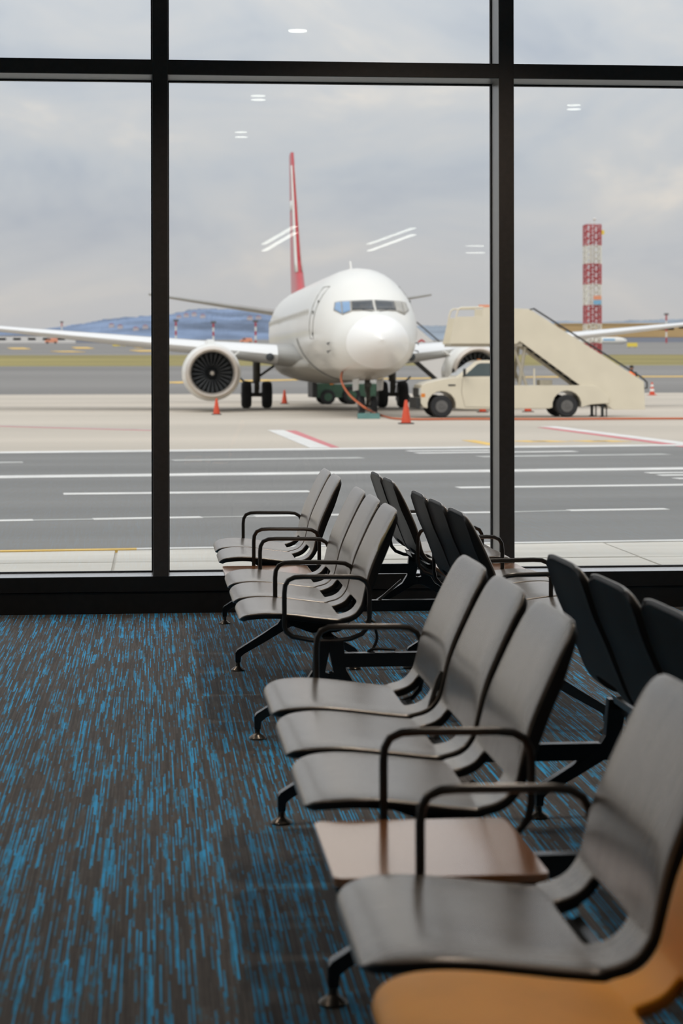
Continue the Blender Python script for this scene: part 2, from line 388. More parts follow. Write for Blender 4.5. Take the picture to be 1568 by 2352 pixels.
for a, b, lab in (((606, 569), (679, 525), 'long white line lamp deep in the hall, on the aisle side'), ((847, 569), (951, 530), 'long white line lamp deep in the hall, on the bench side')):
    p, q = ceil_pt(*a), ceil_pt(*b); c = (p + q) / 2
    t = tag(empty('line_lamp', c), lab, 'lamp', 'line lamps')
    d = (q - p) / 2; d.z = 0
    MB().bar(-d + Vector((0, 0, -0.08)), d + Vector((0, 0, -0.08)), 0.16, 0.06).build('housing', 'lamp_housing', t)
    for q_ in (-0.7, 0.0, 0.7): MB().tube([d * q_ + Vector((0, 0, -0.06)), d * q_ + Vector((0, 0, -0.001))], 0.012, 8).build('hanger', 'lamp_housing', t)
    MB().bar(-d * 0.99 + Vector((0, 0, -0.116)), d * 0.99 + Vector((0, 0, -0.116)), 0.13, 0.012).build('diffuser', 'lamp_glow', t)
names = ['first', 'second', 'third', 'fourth', 'fifth', 'sixth']
for iy, yy in enumerate((10.2, 6.6, 3.0, -0.8, -4.6)):  # unseen ceiling grid, added as warm fill to brighten the hall
    for ix, xx in enumerate((-7.5, -3.0, 1.5, 6.0, 10.5)):
        t = tag(empty('fill_lamp', (xx, yy, HC)), 'added ceiling fill lamp, %s from the window wall in the %s line from the left wall' % (names[iy], names[ix]), 'lamp', 'added fill lamps')
        MB().lathe([(0.085, 0.0), (0.085, -0.008), (0.062, -0.010), (0.058, 0.0)], n=16, caps=False).build('ring', 'lamp_housing', t, smooth=True)
        ld = bpy.data.lights.new('fill_spot', 'SPOT'); ld.energy = (200, 135, 80, 50, 40)[iy]; ld.spot_size = math.radians(115); ld.spot_blend = 0.5; ld.shadow_soft_size = 0.06; ld.color = (1.0, 0.86, 0.72)
        lo = bpy.data.objects.new('fill_bulb', ld); COL.objects.link(lo); lo.parent = t; lo.location = (0, 0, -0.015)

# ------------------------------------------------------------------ benches
BX = 1.085
prof = [(0.332, 0.432), (0.340, 0.452), (0.365, 0.467), (0.42, 0.476), (0.50, 0.474), (0.60, 0.462), (0.69, 0.450), (0.745, 0.450), (0.782, 0.466), (0.804, 0.503), (0.814, 0.56), (0.828, 0.625), (0.855, 0.69), (0.892, 0.768), (0.922, 0.824), (0.937, 0.847), (0.950, 0.858)]
def seat_mesh(mirror):
    P = [Vector((p[0] - BX, 0, p[1])) for p in prof]
    C = crom(P, 5)
    Ls = [0.0]
    for a, b in zip(C, C[1:]): Ls.append(Ls[-1] + (b - a).length)
    tot = Ls[-1]
    def at(s):
        s = max(0, min(tot, s))
        for i in range(len(Ls) - 1):
            if s <= Ls[i + 1]:
                t = (s - Ls[i]) / (Ls[i + 1] - Ls[i]); return C[i].lerp(C[i + 1], t), (C[i + 1] - C[i]).normalized()
        return C[-1], (C[-1] - C[-2]).normalized()
    rows = [0.0, 0.006, 0.018, 0.036, 0.06, 0.09, 0.125] + [0.16 + 0.04 * i for i in range(5)]
    s_slot = min(range(len(C)), key=lambda i: abs(C[i].x + BX - 0.728) + (0 if C[i].z < 0.5 else 9)); s0 = Ls[s_slot]
    s1 = Ls[min(range(len(C)), key=lambda i: abs(C[i].z - 0.492) + (0 if C[i].x + BX > 0.78 else 9))]
    rows = [r for r in rows if r < s0 - 0.015] + [s0 - 0.018, s0 - 0.004, s0, s0 + (s1 - s0) / 3, s0 + 2 * (s1 - s0) / 3, s1, s1 + 0.004, s1 + 0.018]
    k = s1 + 0.045
    while k < tot - 0.13: rows.append(k); k += 0.04
    rows += [tot - 0.115, tot - 0.085, tot - 0.06, tot - 0.036, tot - 0.018, tot - 0.006, tot]
    cols = [-1, -0.965, -0.90, -0.80, -0.66, -0.55, -0.515, -0.50, -0.25, 0, 0.25, 0.50, 0.515, 0.55, 0.66, 0.80, 0.90, 0.965, 1]
    vs = []; fs = []
    for s in rows:
        p, d = at(s); nrm = Vector((-d.z, 0, d.x))
        if nrm.z < 0 and s < tot * 0.45: nrm = -nrm
        w = 0.285
        for r, dd in ((0.115, s), (0.065, tot - s)):
            if dd < r: w -= r - math.sqrt(max(0, r * r - (r - dd) ** 2))
        if s > s1: w -= 0.018 * (s - s1) / (tot - s1)
        dish = 0.006 if s < s0 else (0.0 if s <= s1 else 0.010 * min(1, (s - s1) / 0.15))
        if s < 0.08: dish *= s / 0.08
        for t in cols:
            q = p - nrm * dish * (abs(t) ** 7)
            vs.append((q.x * (-1 if mirror else 1), t * w, q.z))
    n = len(cols)
    for i in range(len(rows) - 1):
        for j in range(n - 1):
            mid = (cols[j] + cols[j + 1]) / 2
            if rows[i] >= s0 - 1e-6 and rows[i + 1] <= s1 + 1e-6 and abs(mid) < 0.49: continue
            f = (i * n + j, i * n + j + 1, (i + 1) * n + j + 1, (i + 1) * n + j)
            fs.append(f if not mirror else f[::-1])
    return vs, fs
SEATS = {}
def seat(mirror, y, parent, m='seat_black'):
    key = (mirror, m)
    if key not in SEATS:
        vs, fs = seat_mesh(mirror)
        me = bpy.data.meshes.new('seat'); me.from_pydata(vs, [], fs)
        for p in me.polygons: p.use_smooth = True
        me.materials.append(M[m]); me.materials.append(M['seat_edge' if m == 'seat_black' else 'orange_edge'])
        bm = bmesh.new(); bm.from_mesh(me)
        bm.normal_update()
        up = [f.normal.z for f in bm.faces if f.calc_center_median().z < 0.47]
        if sum(up) < 0: bmesh.ops.reverse_faces(bm, faces=bm.faces)
        bm.to_mesh(me); bm.free()
        SEATS[key] = me; fresh = True
    else: fresh = False
    o = bpy.data.objects.new('seat', SEATS[key]); COL.objects.link(o); o.parent = parent; o.location = (0, y, 0)
    if fresh:
        vg = o.vertex_groups.new(name='thick')
        for v in SEATS[key].vertices:
            vg.add([v.index], max(0.40, min(0.95, max(0.56, 0.56 + (v.co.z - 0.50) / 0.25), 0.40 + (0.858 - v.co.z) / 0.22)), 'REPLACE')
    s = o.modifiers.new('thickness', 'SOLIDIFY'); s.thickness = 0.042; s.vertex_group = 'thick'; s.offset = -1; s.material_offset_rim = 1; s.material_offset = 1
    b = o.modifiers.new('rounding', 'SUBSURF'); b.levels = 1; b.render_levels = 2
    return o
def arm_pts(sg):
    c = [(0.505, 0.43), (0.505, 0.56), (0.508, 0.588), (0.520, 0.609), (0.545, 0.620), (0.58, 0.622), (0.76, 0.620), (0.795, 0.616), (0.820, 0.602), (0.832, 0.578), (0.835, 0.55), (0.835, 0.46), (0.828, 0.425), (0.805, 0.398), (0.76, 0.380), (0.68, 0.370), (0.60, 0.378), (0.535, 0.392), (0.512, 0.41)]
    return [((x - BX) * sg, 0, z) for x, z in c]
half = [(0.677, 0.375), (0.677, 0.335), (0.661, 0.255), (0.677, 0.250), (0.677, 0.212), (0.648, 0.206), (0.610, 0.184), (0.530, 0.137), (0.432, 0.083), (0.414, 0.068), (0.412, 0.040), (0.388, 0.040), (0.387, 0.088), (0.396, 0.100), (0.520, 0.176), (0.585, 0.218), (0.612, 0.262), (0.622, 0.375)]
def leg_half(mb, sg, flip, th):
    poly = []
    for x, z in half:
        if flip: x = 2 * 0.677 - x
        poly.append(((x - BX) * sg, z))
    mb.prism(poly, -th / 2, th / 2)
LEGD = {}
def make_bench(name, label, y_far, dirn, cells, legs, arms, bars, orange=None, strut=None, skip_right=(), pitch=0.6):
    # y_far: bench end; cells run from there in direction dirn (+1 towards window, -1 away)
    t = empty(name, (BX, y_far, 0)); tag(t, label, 'bench', 'back-to-back waiting benches')
    P = pitch
    ln = P * len(cells)
    for sg in (1, -1):
        MB().box(min(-0.408 * sg - 0.025, -0.408 * sg + 0.025), -0.408 * sg + 0.025, min(0, dirn * ln) , max(0, dirn * ln), 0.335, 0.385).build('beam', 'metal_black', t, bevel=0.004)
        for i, c in enumerate(cells):
            y = dirn * P * (i + 0.5)
            if c == 't':
                hx0, hx1 = sorted(((0.345 - BX) * sg, (0.768 - BX) * sg))
                r = 0.022; pl = []
                for cx, cy, a0 in ((hx1 - r, y + 0.252 - r, 0), (hx0 + r, y + 0.252 - r, 90), (hx0 + r, y - 0.252 + r, 180), (hx1 - r, y - 0.252 + r, 270)):
                    for q in range(5):
                        a = math.radians(a0 + 22.5 * q); pl.append((cx + r * math.cos(a), cy + r * math.sin(a)))
                o = MB().prism(pl, 0.424, 0.442, 'xy').build('table_top', 'table_brown', t, bevel=0.003)
                if sg == 1: o['label'] = 'brown laminate table top'
                u = MB().prism([((x - (hx0 + hx1) / 2) * 0.97 + (hx0 + hx1) / 2, (yy - y) * 0.97 + y) for x, yy in pl], 0.408, 0.4235, 'xy')
                u.build('table_tray', 'metal_black', t)
                MB().box(-0.408 * sg - 0.07, -0.408 * sg + 0.07, y - 0.10, y + 0.10, 0.386, 0.408).build('table_bracket', 'metal_black', t)
            else:
                m = 'seat_orange' if (sg == 1 and orange == i) else 'seat_black'
                o = seat(sg == -1, y, t, m)
                if sg == 1 and dirn == 1: o.scale = (1, 1, 1.024)
                if m == 'seat_orange': o['label'] = 'orange seat'
                br = [((x - BX) * sg, z) for x, z in ((0.50, 0.442), (0.76, 0.418), (0.775, 0.425), (0.765, 0.40), (0.72, 0.384), (0.62, 0.384), (0.55, 0.41))]
                if 'br%d' % sg not in LEGD: LEGD['br%d' % sg] = MB().prism(br, -0.13, 0.13).build('seat_bracket', 'metal_black', t, loc=(0, y, 0))
                else: share(LEGD['br%d' % sg], t, (0, y, 0))
        for a in arms:
            if sg == -1 and a in skip_right: continue
            y = dirn * P * a
            y = min(max(y, min(0, dirn * ln) + 0.002), max(0, dirn * ln) - 0.002)
            if 'arm%d' % sg not in LEGD: LEGD['arm%d' % sg] = MB().tube(arm_pts(sg), 0.0095, 8, True).build('armrest', 'arm_metal', t, smooth=True, loc=(0, y, 0))
            else: share(LEGD['arm%d' % sg], t, (0, y, 0))
        for a in legs:
            y = dirn * P * a
            key = 'leg%d' % sg
            if key not in LEGD:
                mb = MB(); leg_half(mb, sg, False, 0.045); leg_half(mb, sg, True, 0.045)
                lg = LEGD[key] = mb.build('leg_frame', 'metal_black', t, loc=(0, y, 0), bevel=0.004)
            else: lg = share(LEGD[key], t, (0, y, 0))
            for fx in (0.400, 0.954):
                px = (fx - BX) * sg
                if 'foot' not in LEGD: LEGD['foot'] = MB().lathe([(0.030, 0.0), (0.034, 0.003), (0.032, 0.008), (0.014, 0.019), (0.011, 0.024), (0.011, 0.045)], n=18).build('foot', 'foot_metal', lg, smooth=True, loc=(px, 0, 0))
                else: share(LEGD['foot'], lg, (px, 0, 0))
    for a, (z0, z1) in zip(legs, bars):
        y = dirn * P * a
        MB().box(-0.365, 0.365, y - 0.022, y + 0.022, z0, z1).build('crossbar', 'metal_black', t, bevel=0.003)
    if strut is not None:
        y = dirn * P * strut
        MB().bar((1.07 - BX, y, 0.325), (1.18 - BX, y, 0.42), 0.012, 0.012).build('strut', 'foot_metal', t)
    return t
A = make_bench('waiting_bench', 'back-to-back waiting bench of black seats standing by the window wall', 7.88, 1, 'ssstss', (0, 3, 6), (0, 1, 3, 4, 6), ((0.273, 0.327),) * 3, strut=3)
B = make_bench('waiting_bench', 'back-to-back waiting bench with an orange seat at its end', 6.34, -1, 'ssstss', (-0.1, 2.86, 6), (0, 3, 4), ((0.182, 0.236), (0.273, 0.327), (0.273, 0.327)), orange=5, skip_right=(0,), pitch=0.62)
# worn edge on one seat back and a hanging cable
wp = [on_y(u, v, 7.900) for u, v in ((906, 1186), (896, 1204), (887, 1222), (878, 1238), (870, 1254), (865, 1268))]
ch = MB().tube([(p.x - BX, p.y - 7.88, p.z) for p in wp], [0.002, 0.005, 0.004, 0.006, 0.004, 0.001], 6).build('worn_edge', 'chip_tan', A, smooth=True); ch['label'] = 'chipped yellowish patch on the seat edge'
stub = [on_y(u, v, 5.76) for u, v in ((1013, 1542), (1004, 1565), (993, 1600), (983, 1628))]
MB().tube([(p.x - BX, p.y - 6.34, p.z) for p in stub], [0.006, 0.010, 0.008, 0.006], 8).build('seat_clip', 'foot_metal', B, smooth=True)
cp = crom([(-0.225, 0.05, 0.42), (-0.215, 0.06, 0.37), (-0.245, 0.05, 0.31), (-0.27, 0.03, 0.29), (-0.24, 0.02, 0.335), (-0.15, 0.0, 0.336)], 6)
MB().tube(cp, 0.006, 6).build('cable', 'black_trim', A, smooth=True)

# ------------------------------------------------------------------ outside ground
G0 = -0.16
TER = [(0, G0), (136, G0), (225, CH + 10 / FPX * 225), (305, CH + 35 / FPX * 305), (1000, CH + 65 / FPX * 1000), (4000, CH + 72 / FPX * 4000)]
def gz(Y): return lerp(TER, Y)
def hit(u, v):
    d = ray(u, v); lo, hi = 5.0, 3900.0
    for _ in range(60):
        t = (lo + hi) / 2
        if CH + d[2] * t < gz(d[1] * t): hi = t
        else: lo = t
    return Vector((d[0] * lo, d[1] * lo, gz(d[1] * lo)))
def line_y(u1, v1, u2, v2):
    a, b = hit(u1, v1), hit(u2, v2); s = (b.y - a.y) / (b.x - a.x)
    return lambda x: a.y + s * (x - a.x)
near_e = line_y(100, 1268, 1500, 1248); far_e = line_y(100, 1037, 1500, 1024)
def strip(name, ya, yb, m, zoff=0.0, xs=(-60, 90), th=0.10, top=None, nx=1):
    mb = MB(); x0, x1 = xs
    z = G0 + zoff
    mb.prism([(x0, ya(x0)), (x1, ya(x1)), (x1, yb(x1)), (x0, yb(x0))], z - th, z, 'xy')
    return struct(mb.build(name, m))
wallout = lambda x: WY + DEP + 0.125
strip('sidewalk', wallout, near_e, 'slab', 0.0, (-14, 18))
sw = bpy.data.objects['sidewalk']
road = strip('service_road', near_e, far_e, 'asphalt_road', 0.0)
apron_mb = MB()
apron_mb.add([(-60, far_e(-60), G0), (90, far_e(90), G0), (160, 136, G0), (-160, 136, G0)], [(0, 1, 2, 3)])
apron_mb.add([(-60, far_e(-60), G0 - .1), (90, far_e(90), G0 - .1), (160, 136, G0 - .1), (-160, 136, G0 - .1)], [(3, 2, 1, 0)])
apron = struct(apron_mb.build('apron', 'concrete_apron'))
def terr(name, y0, y1, m, n=1, half=None):
    mb = MB(); ys = [y0 + (y1 - y0) * i / n for i in range(n + 1)]
    vs = []
    for y in ys:
        h_ = half or (60 + 1.0 * y)
        vs += [(-h_, y, gz(y)), (h_, y, gz(y))]
    mb.add(vs, [(2 * i, 2 * i + 1, 2 * i + 3, 2 * i + 2) for i in range(n)])
    return struct(mb.build(name, m))
terr('taxiway', 136, 225, 'asphalt_taxi'); terr('grass_verge', 225, 305, 'grass_dry'); terr('runway', 305, 620, 'asphalt_taxi', 2); terr('far_field', 620, 4000, 'far_white' if False else 'asphalt_taxi', 3)
# paving slabs of the sidewalk, each its own piece with open joints
rows_y = [WY + 0.45, 13.9, 15.4, 16.75, 17.9]
for ri in range(4):
    ya, yb = rows_y[ri] + 0.012, rows_y[ri + 1] - 0.012
    if ri == 3: yb = None
    for ci in range(14):
        xa = -6.1 + 1.45 * ci; xb = xa + 1.45 - 0.025
        sk = 0.0
        y1a = near_e(xa) - 0.16 if yb is None else yb; y1b = near_e(xb) - 0.16 if yb is None else yb
        dz = random.uniform(0.018, 0.024)
        MB().prism([(xa, ya), (xb, ya), (xb, y1b), (xa, y1a)], G0, G0 + dz, 'xy').build('slab', 'slab', sw)
yk = hit(313, 1266).x
for xa, xb, m in ((-12, yk, 'paint_yellow'), (yk, 16, 'paint_white')):
    MB().prism([(xa, near_e(xa) - 0.13), (xb, near_e(xb) - 0.13), (xb, near_e(xb)), (xa, near_e(xa))], G0, G0 + 0.028, 'xy').build('kerb', m, sw)
def mark(parent, u1, v1, u2, v2, wd, m='paint_white', dz=0.006):
    a, b = hit(u1, v1), hit(u2, v2); d = (b - a); d.z = 0; d.normalize(); r = Vector((-d.y, d.x, 0)) * wd / 2
    z = Vector((0, 0, dz)); k = 0.004
    pts = [a - r, b - r, b + r, a + r]
    z0 = [Vector((p.x, p.y, gz(p.y))) for p in pts]
    mb = MB(); mb.add([p + z for p in z0] + [p + z * 0.1 for p in z0], [(0, 1, 2, 3), (7, 6, 5, 4), (0, 4, 5, 1), (1, 5, 6, 2), (2, 6, 7, 3), (3, 7, 4, 0)])
    return mb.build('marking', m, parent)
mark(road, -500, 1043, 2200, 1018, 0.85)
mark(road, -500, 1100, 2200, 1071, 0.72)
mark(road, 145, 1134, 710, 1129, 0.34); mark(road, 1050, 1121, 1800, 1113, 0.34)
for a in ((-200, 1198, 75, 1194), (213, 1192, 462, 1188), (584, 1186, 860, 1182), (930, 1180, 1128, 1178), (1305, 1174, 1530, 1171)): mark(road, *a, 0.22)
for a in ((75, 1194, 213, 1192), (462, 1188, 584, 1186), (1128, 1178, 1305, 1174)): mark(road, *a, 0.12, 'paint_worn', 0.004)
for a in ((-300, 1064, 52, 1061), (395, 1057, 832, 1052), (1100, 1050, 1530, 1045)): mark(road, *a, 0.5, 'paint_worn')
mark(road, 1485, 1088, 1640, 1086.5, 0.3); mark(road, 1512, 1093.5, 1640, 1092.5, 0.3); mark(road, 1550, 1101, 1640, 1100, 0.3)
mark(road, 935, 1036.5, 1125, 1035, 0.42); mark(road, 955, 1041.5, 1320, 1038, 0.42)
mark(apron, 632, 988, 735, 1029, 0.42, dz=0.010); mark(apron, 660, 989, 755, 1028, 0.42, 'paint_red', 0.005)
mark(apron, 1258, 980.5, 1640, 1030, 0.45, dz=0.010); mark(apron, 1252, 982.8, 1620, 1032, 0.45, 'paint_red', 0.005)
mark(apron, -200, 972, 352, 988, 0.35, 'paint_red', 0.004); mark(apron, -200, 970.5, 352, 986.5, 0.3, 'paint_worn', 0.004)
mark(apron, 1075, 1012, 1135, 1023, 0.3, 'paint_yellow')
for u in (1190, 1240, 1330, 1380): mark(apron, u, 1015, u + 45, 1014, 0.8, 'paint_yellow', 0.004)
tw = bpy.data.objects['taxiway']; rw = bpy.data.objects['runway']
mark(tw, 380, 879, 640, 873, 3.2, 'paint_yellow', 0.03); mark(tw, 1240, 867, 1900, 866, 3.2, 'paint_yellow', 0.03); mark(tw, 640, 873, 1240, 867, 2.5, 'paint_yellow', 0.03)
for a in ((140, 806, 170, 808), (320, 804, 345, 807), (182, 797, 196, 800), (36, 798, 50, 801), (325, 798, 337, 799)): mark(rw, *a, 4, 'paint_yellow', 0.08)

# ------------------------------------------------------------------ aircraft
PL = empty('passenger_jet', (7.42, 66.0, G0), math.radians(0.66)); tag(PL, 'white twin-engine passenger jet with a red tail fin parked on the apron', 'aircraft')
top = smooth_tab([(0, 2.57), (0.12, 2.82), (0.4, 3.06), (0.9, 3.30), (1.5, 3.50), (2.0, 3.66), (2.75, 4.16), (3.6, 4.60), (4.6, 4.92), (6.0, 5.17), (8.0, 5.25), (28, 5.25), (33, 5.18), (38, 4.95), (39.3, 4.75)], 3)
bot = smooth_tab([(0, 2.57), (0.12, 2.30), (0.4, 2.03), (0.9, 1.75), (1.6, 1.49), (3, 1.28), (5, 1.21), (8, 1.20), (25, 1.20), (28, 1.42), (33, 2.6), (38, 4.1), (39.3, 4.5)], 3)
wid = smooth_tab([(0, 0.01), (0.12, 0.30), (0.4, 0.60), (0.9, 0.92), (1.5, 1.18), (2.0, 1.33), (2.75, 1.50), (3.6, 1.66), (4.6, 1.78), (6.0, 1.86), (8.0, 1.88), (26, 1.88), (30, 1.6), (35, 0.9), (38.5, 0.35), (39.3, 0.12)], 3)
def sec(y):
    t, b, w = lerp(top, y), lerp(bot, y), lerp(wid, y); zm = b + (t - b) * 0.47
    return t, b, w, zm
def fpt(y, a, off=0.0):
    t, b, w, zm = sec(y); c, s = math.cos(a), math.sin(a)   # a from the crown, +x side positive
    hh = (t - zm) if c >= 0 else (zm - b)
    return Vector(((w + off) * s, y, zm + (hh + off) * c))
def loft(ys, n=40):
    mb = MB(); vs = []; fs = []
    for y in ys:
        for k in range(n): vs.append(fpt(y, 2 * PI * k / n))
    for i in range(len(ys) - 1):
        for k in range(n): fs.append((i * n + k, i * n + (k + 1) % n, (i + 1) * n + (k + 1) % n, (i + 1) * n + k))
    fs.append(tuple(range(n))); fs.append(tuple(reversed([(len(ys) - 1) * n + k for k in range(n)])))
    return mb.add(vs, fs)
fus = loft([1.22, 1.5, 1.75, 2.0, 2.2, 2.4, 2.6, 2.8, 3.1, 3.4, 3.8, 4.2, 4.7, 5.3, 6, 7, 8, 10, 14, 18, 22, 25, 26, 27, 28, 29, 30, 31, 32, 33, 34, 35, 36, 37, 38, 38.8, 39.3]).build('fuselage', 'plane_white', PL, smooth=True, angle=60)
loft([0.0, 0.02, 0.05, 0.09, 0.12, 0.18, 0.25, 0.33, 0.42, 0.52, 0.65, 0.8, 1.0, 1.2]).build('radome', 'radome_white', PL, smooth=True, angle=60)
def front_y(x, z):
    lo, hi = 0.3, 9.0
    for _ in range(40):
        y = (lo + hi) / 2; t, b, w, zm = sec(y); hh = (t - zm) if z > zm else (zm - b)
        if (x / w) ** 2 + ((z - zm) / hh) ** 2 > 1: lo = y
        else: hi = y
    return (lo + hi) / 2
def face_patch(name, quad, m, n=6, off=0.015):
    mb = MB(); vs = []; (ax, az), (bx, bz), (cx, cz), (dx, dz) = quad
    for i in range(n + 1):
        for j in range(n + 1):
            s, t = i / n, j / n
            x = (ax * (1 - s) + bx * s) * (1 - t) + (dx * (1 - s) + cx * s) * t
            z = (az * (1 - s) + bz * s) * (1 - t) + (dz * (1 - s) + cz * s) * t
            y = front_y(x, z)
            t_, b_, w_, zm = sec(y); nr = Vector((x, -0.9, (z - zm))).normalized()
            vs.append(Vector((x, y, z)) + nr * off)
    m_ = len(vs); vs = vs + [p + Vector((0, 0.05, -0.02)) for p in vs]
    fs = [(i * (n + 1) + j, (i + 1) * (n + 1) + j, (i + 1) * (n + 1) + j + 1, i * (n + 1) + j + 1) for i in range(n) for j in range(n)]
    mb.add(vs[:m_], fs)
    o = mb.build(name, m, PL, smooth=True)
    s = o.modifiers.new('thickness', 'SOLIDIFY'); s.thickness = 0.02; s.offset = 0
    return o
wb, wt = 3.56, 3.90
def frameq(q, e):
    cx = sum(p[0] for p in q) / 4; cz = sum(p[1] for p in q) / 4
    return [(p[0] + math.copysign(e, p[0] - cx), p[1] + math.copysign(e, p[1] - cz)) for p in q]
for sg in (-1, 1):
    q1 = [(sg * 0.05, wb + 0.01), (sg * 0.73, wb + 0.02), (sg * 0.70, wt - 0.02), (sg * 0.05, wt)]
    q2 = [(sg * 0.79, wb + 0.0), (sg * 1.02, wb - 0.10), (sg * 1.00, wt - 0.02), (sg * 0.76, wt - 0.02)]
    q3 = [(sg * 1.06, wb - 0.10), (sg * 1.25, wb + 0.06), (sg * 1.18, wt - 0.04), (sg * 1.04, wt - 0.02)]
    for q, m in ((q1, 'glass_dark'), (q2, 'glass_blue' if sg < 0 else 'plane_grey'), (q3, 'glass_blue' if sg < 0 else 'plane_grey')):
        face_patch('window_frame', frameq(q, 0.03), 'plane_grey', off=0.008)
        face_patch('cockpit_window', q, m, off=0.022)
    wy = front_y(sg * 0.3, wb - 0.02)
    MB().tube([(sg * 0.12, front_y(sg * 0.12, wb - 0.03) - 0.03, wb - 0.03), (sg * 0.45, front_y(sg * 0.45, wb + 0.02) - 0.03, wb + 0.03)], 0.012, 5).build('wiper', 'black_trim', PL)
# cabin door outline, windows, details
def ring_outline(y0, y1, z0, z1, side, off=0.006):
    def P(y, z):
        t, b, w, zm = sec(y); hh = (t - zm) if z > zm else (zm - b)
        c = max(-1, min(1, (z - zm) / hh)); s = math.sqrt(1 - c * c)
        return Vector(((w + off) * s * side, y, z))
    pts = []
    for k in range(6): pts.append(P(y0, z0 + (z1 - z0) * k / 6))
    for k in range(4): pts.append(P(y0 + (y1 - y0) * k / 4, z1))
    for k in range(6): pts.append(P(y1, z1 + (z0 - z1) * k / 6))
    for k in range(4): pts.append(P(y1 + (y0 - y1) * k / 4, z0))
    return pts, P
for sg in (-1, 1):
    pts, P_ = ring_outline(5.0, 5.86, 2.68, 4.5, sg)
    d = MB().tube(pts, 0.009, 5, True).build('door_outline', 'seam', PL)
    for (yy, zz) in ((5.06, 3.95), (5.06, 2.85), (5.43, 3.6)):
        p = P_(yy, zz); MB().lathe([(0.07, 0), (0.07, 0.03)], axis='x', n=10).build('door_fitting', 'black_trim', PL, loc=(p.x - (0.015), p.y, p.z))
    wn_ = None
    for k in range(34):
        yy = 7.0 + 0.72 * k
        if yy > 31: break
        a = math.acos(max(-1, min(1, (3.62 - sec(yy)[3]) / (sec(yy)[0] - sec(yy)[3])))) * sg
        p = fpt(yy, a, 0.004)
        if wn_ is None: wn_ = MB().lathe([(0.13, -0.01), (0.13, 0.012)], axis='x', n=12).build('cabin_window', 'plane_grey', PL, loc=p); wn_.scale = (1, 0.8, 1.25)
        else: share(wn_, PL, p, scale=(1, 0.8, 1.25))
# belly fairing and wings
fv = MB(); rings = []
for i in range(15):
    y = 11.2 + i * 0.9; s = math.sin(PI * min(1, max(0.0, (i + 0.25) / 14.5))) ** 0.5
    rings.append([(math.cos(2 * PI * k / 24) * (1.2 + 1.0 * s), y, 1.80 + math.sin(2 * PI * k / 24) * (0.25 + 0.52 * s)) for k in range(24)])
fv.add([p for r in rings for p in r], [(i * 24 + k, i * 24 + (k + 1) % 24, (i + 1) * 24 + (k + 1) % 24, (i + 1) * 24 + k) for i in range(14) for k in range(24)] + [tuple(range(24)), tuple(reversed(range(14 * 24, 15 * 24)))])
fv.build('belly_fairing', 'plane_grey', PL, smooth=True, angle=60)
def foil(c, th):
    up = [(0, 0), (0.012, 0.18), (0.04, 0.31), (0.1, 0.43), (0.2, 0.5), (0.35, 0.5), (0.55, 0.38), (0.78, 0.18), (1, 0.01)]
    lo = [(0.78, -0.14), (0.55, -0.3), (0.35, -0.42), (0.2, -0.45), (0.1, -0.4), (0.04, -0.30), (0.012, -0.17)]
    return [(x * c, z * c * th) for x, z in up + lo]
def lift_surface(stations, vert=False, lead=None):
    mb = MB(); vs = []; n = None
    for (s, yle, ch, z, th) in stations:
        pts = foil(ch, th)
        if lead:
            a = [p for p in pts if p[0] <= lead * ch + 1e-6]
            pts = [(p[0] - 0.008, p[1] * 1.02) for p in a]
        n = len(pts)
        for px, pz in pts:
            vs.append((pz, yle + px, s) if vert else (s, yle + px, z + pz))
    fs = []
    for i in range(len(stations) - 1):
        for k in range(n): fs.append((i * n + k, i * n + (k + 1) % n, (i + 1) * n + (k + 1) % n, (i + 1) * n + k))
    fs += [tuple(range(n)), tuple(reversed(range((len(stations) - 1) * n, len(stations) * n)))]
    return mb.add(vs, fs)
for sg in (-1, 1):
    st = [(1.2, 11.8, 8.6, 2.05, 0.125), (2.4, 12.8, 7.4, 2.17, 0.12), (5.2, 14.4, 5.3, 2.47, 0.115), (10.5, 17.2, 3.4, 3.0, 0.11), (16.6, 20.4, 1.7, 3.62, 0.10)]
    wg = lift_surface([(sg * a, b, c, d, e_) for a, b, c, d, e_ in st]).build('wing', 'wing_grey', PL, smooth=True, angle=50)
    st2 = [(2.45, 12.83, 7.37, 2.175, 0.12), (5.2, 14.4, 5.3, 2.47, 0.115), (10.5, 17.2, 3.4, 3.0, 0.11), (16.5, 20.35, 1.7, 3.61, 0.10)]
    lift_surface([(sg * a, b, c, d, e_) for a, b, c, d, e_ in st2], lead=0.1).build('leading_edge', 'slat_metal', wg, smooth=True, angle=50)
    MB().add([(sg * 16.6, 20.4, 3.6), (sg * 16.6, 22.1, 3.6), (sg * 17.3, 23.0, 6.0), (sg * 17.3, 22.3, 6.0), (sg * 16.68, 20.5, 3.6), (sg * 16.68, 22.1, 3.6), (sg * 17.36, 23.0, 6.0), (sg * 17.36, 22.3, 6.0)],
             [(0, 1, 2, 3), (7, 6, 5, 4), (0, 4, 5, 1), (1, 5, 6, 2), (2, 6, 7, 3), (3, 7, 4, 0)]).build('winglet', 'body_white', wg)
    MB().lathe([(0.02, -0.02), (0.16, 0.02), (0.16, 0.2)], axis='y', n=14).build('landing_lamp', 'glass_dark', wg, loc=(sg * 2.75, 12.92, 2.08))
    lift_surface([(sg * 0.5, 33.2, 4.0, 4.30, 0.09), (sg * 1.2, 33.6, 3.7, 4.42, 0.09), (sg * 7.17, 37.3, 1.5, 5.42, 0.085)]).build('tailplane', 'wing_grey', PL, smooth=True, angle=50)
fin = lift_surface([(4.6, 29.8, 7.4, 0, 0.085), (5.6, 31.2, 6.2, 0, 0.085), (7.0, 32.6, 5.2, 0, 0.085), (12.5, 36.3, 2.2, 0, 0.085)], vert=True).build('tail_fin', 'fin_red', PL, smooth=True, angle=50)
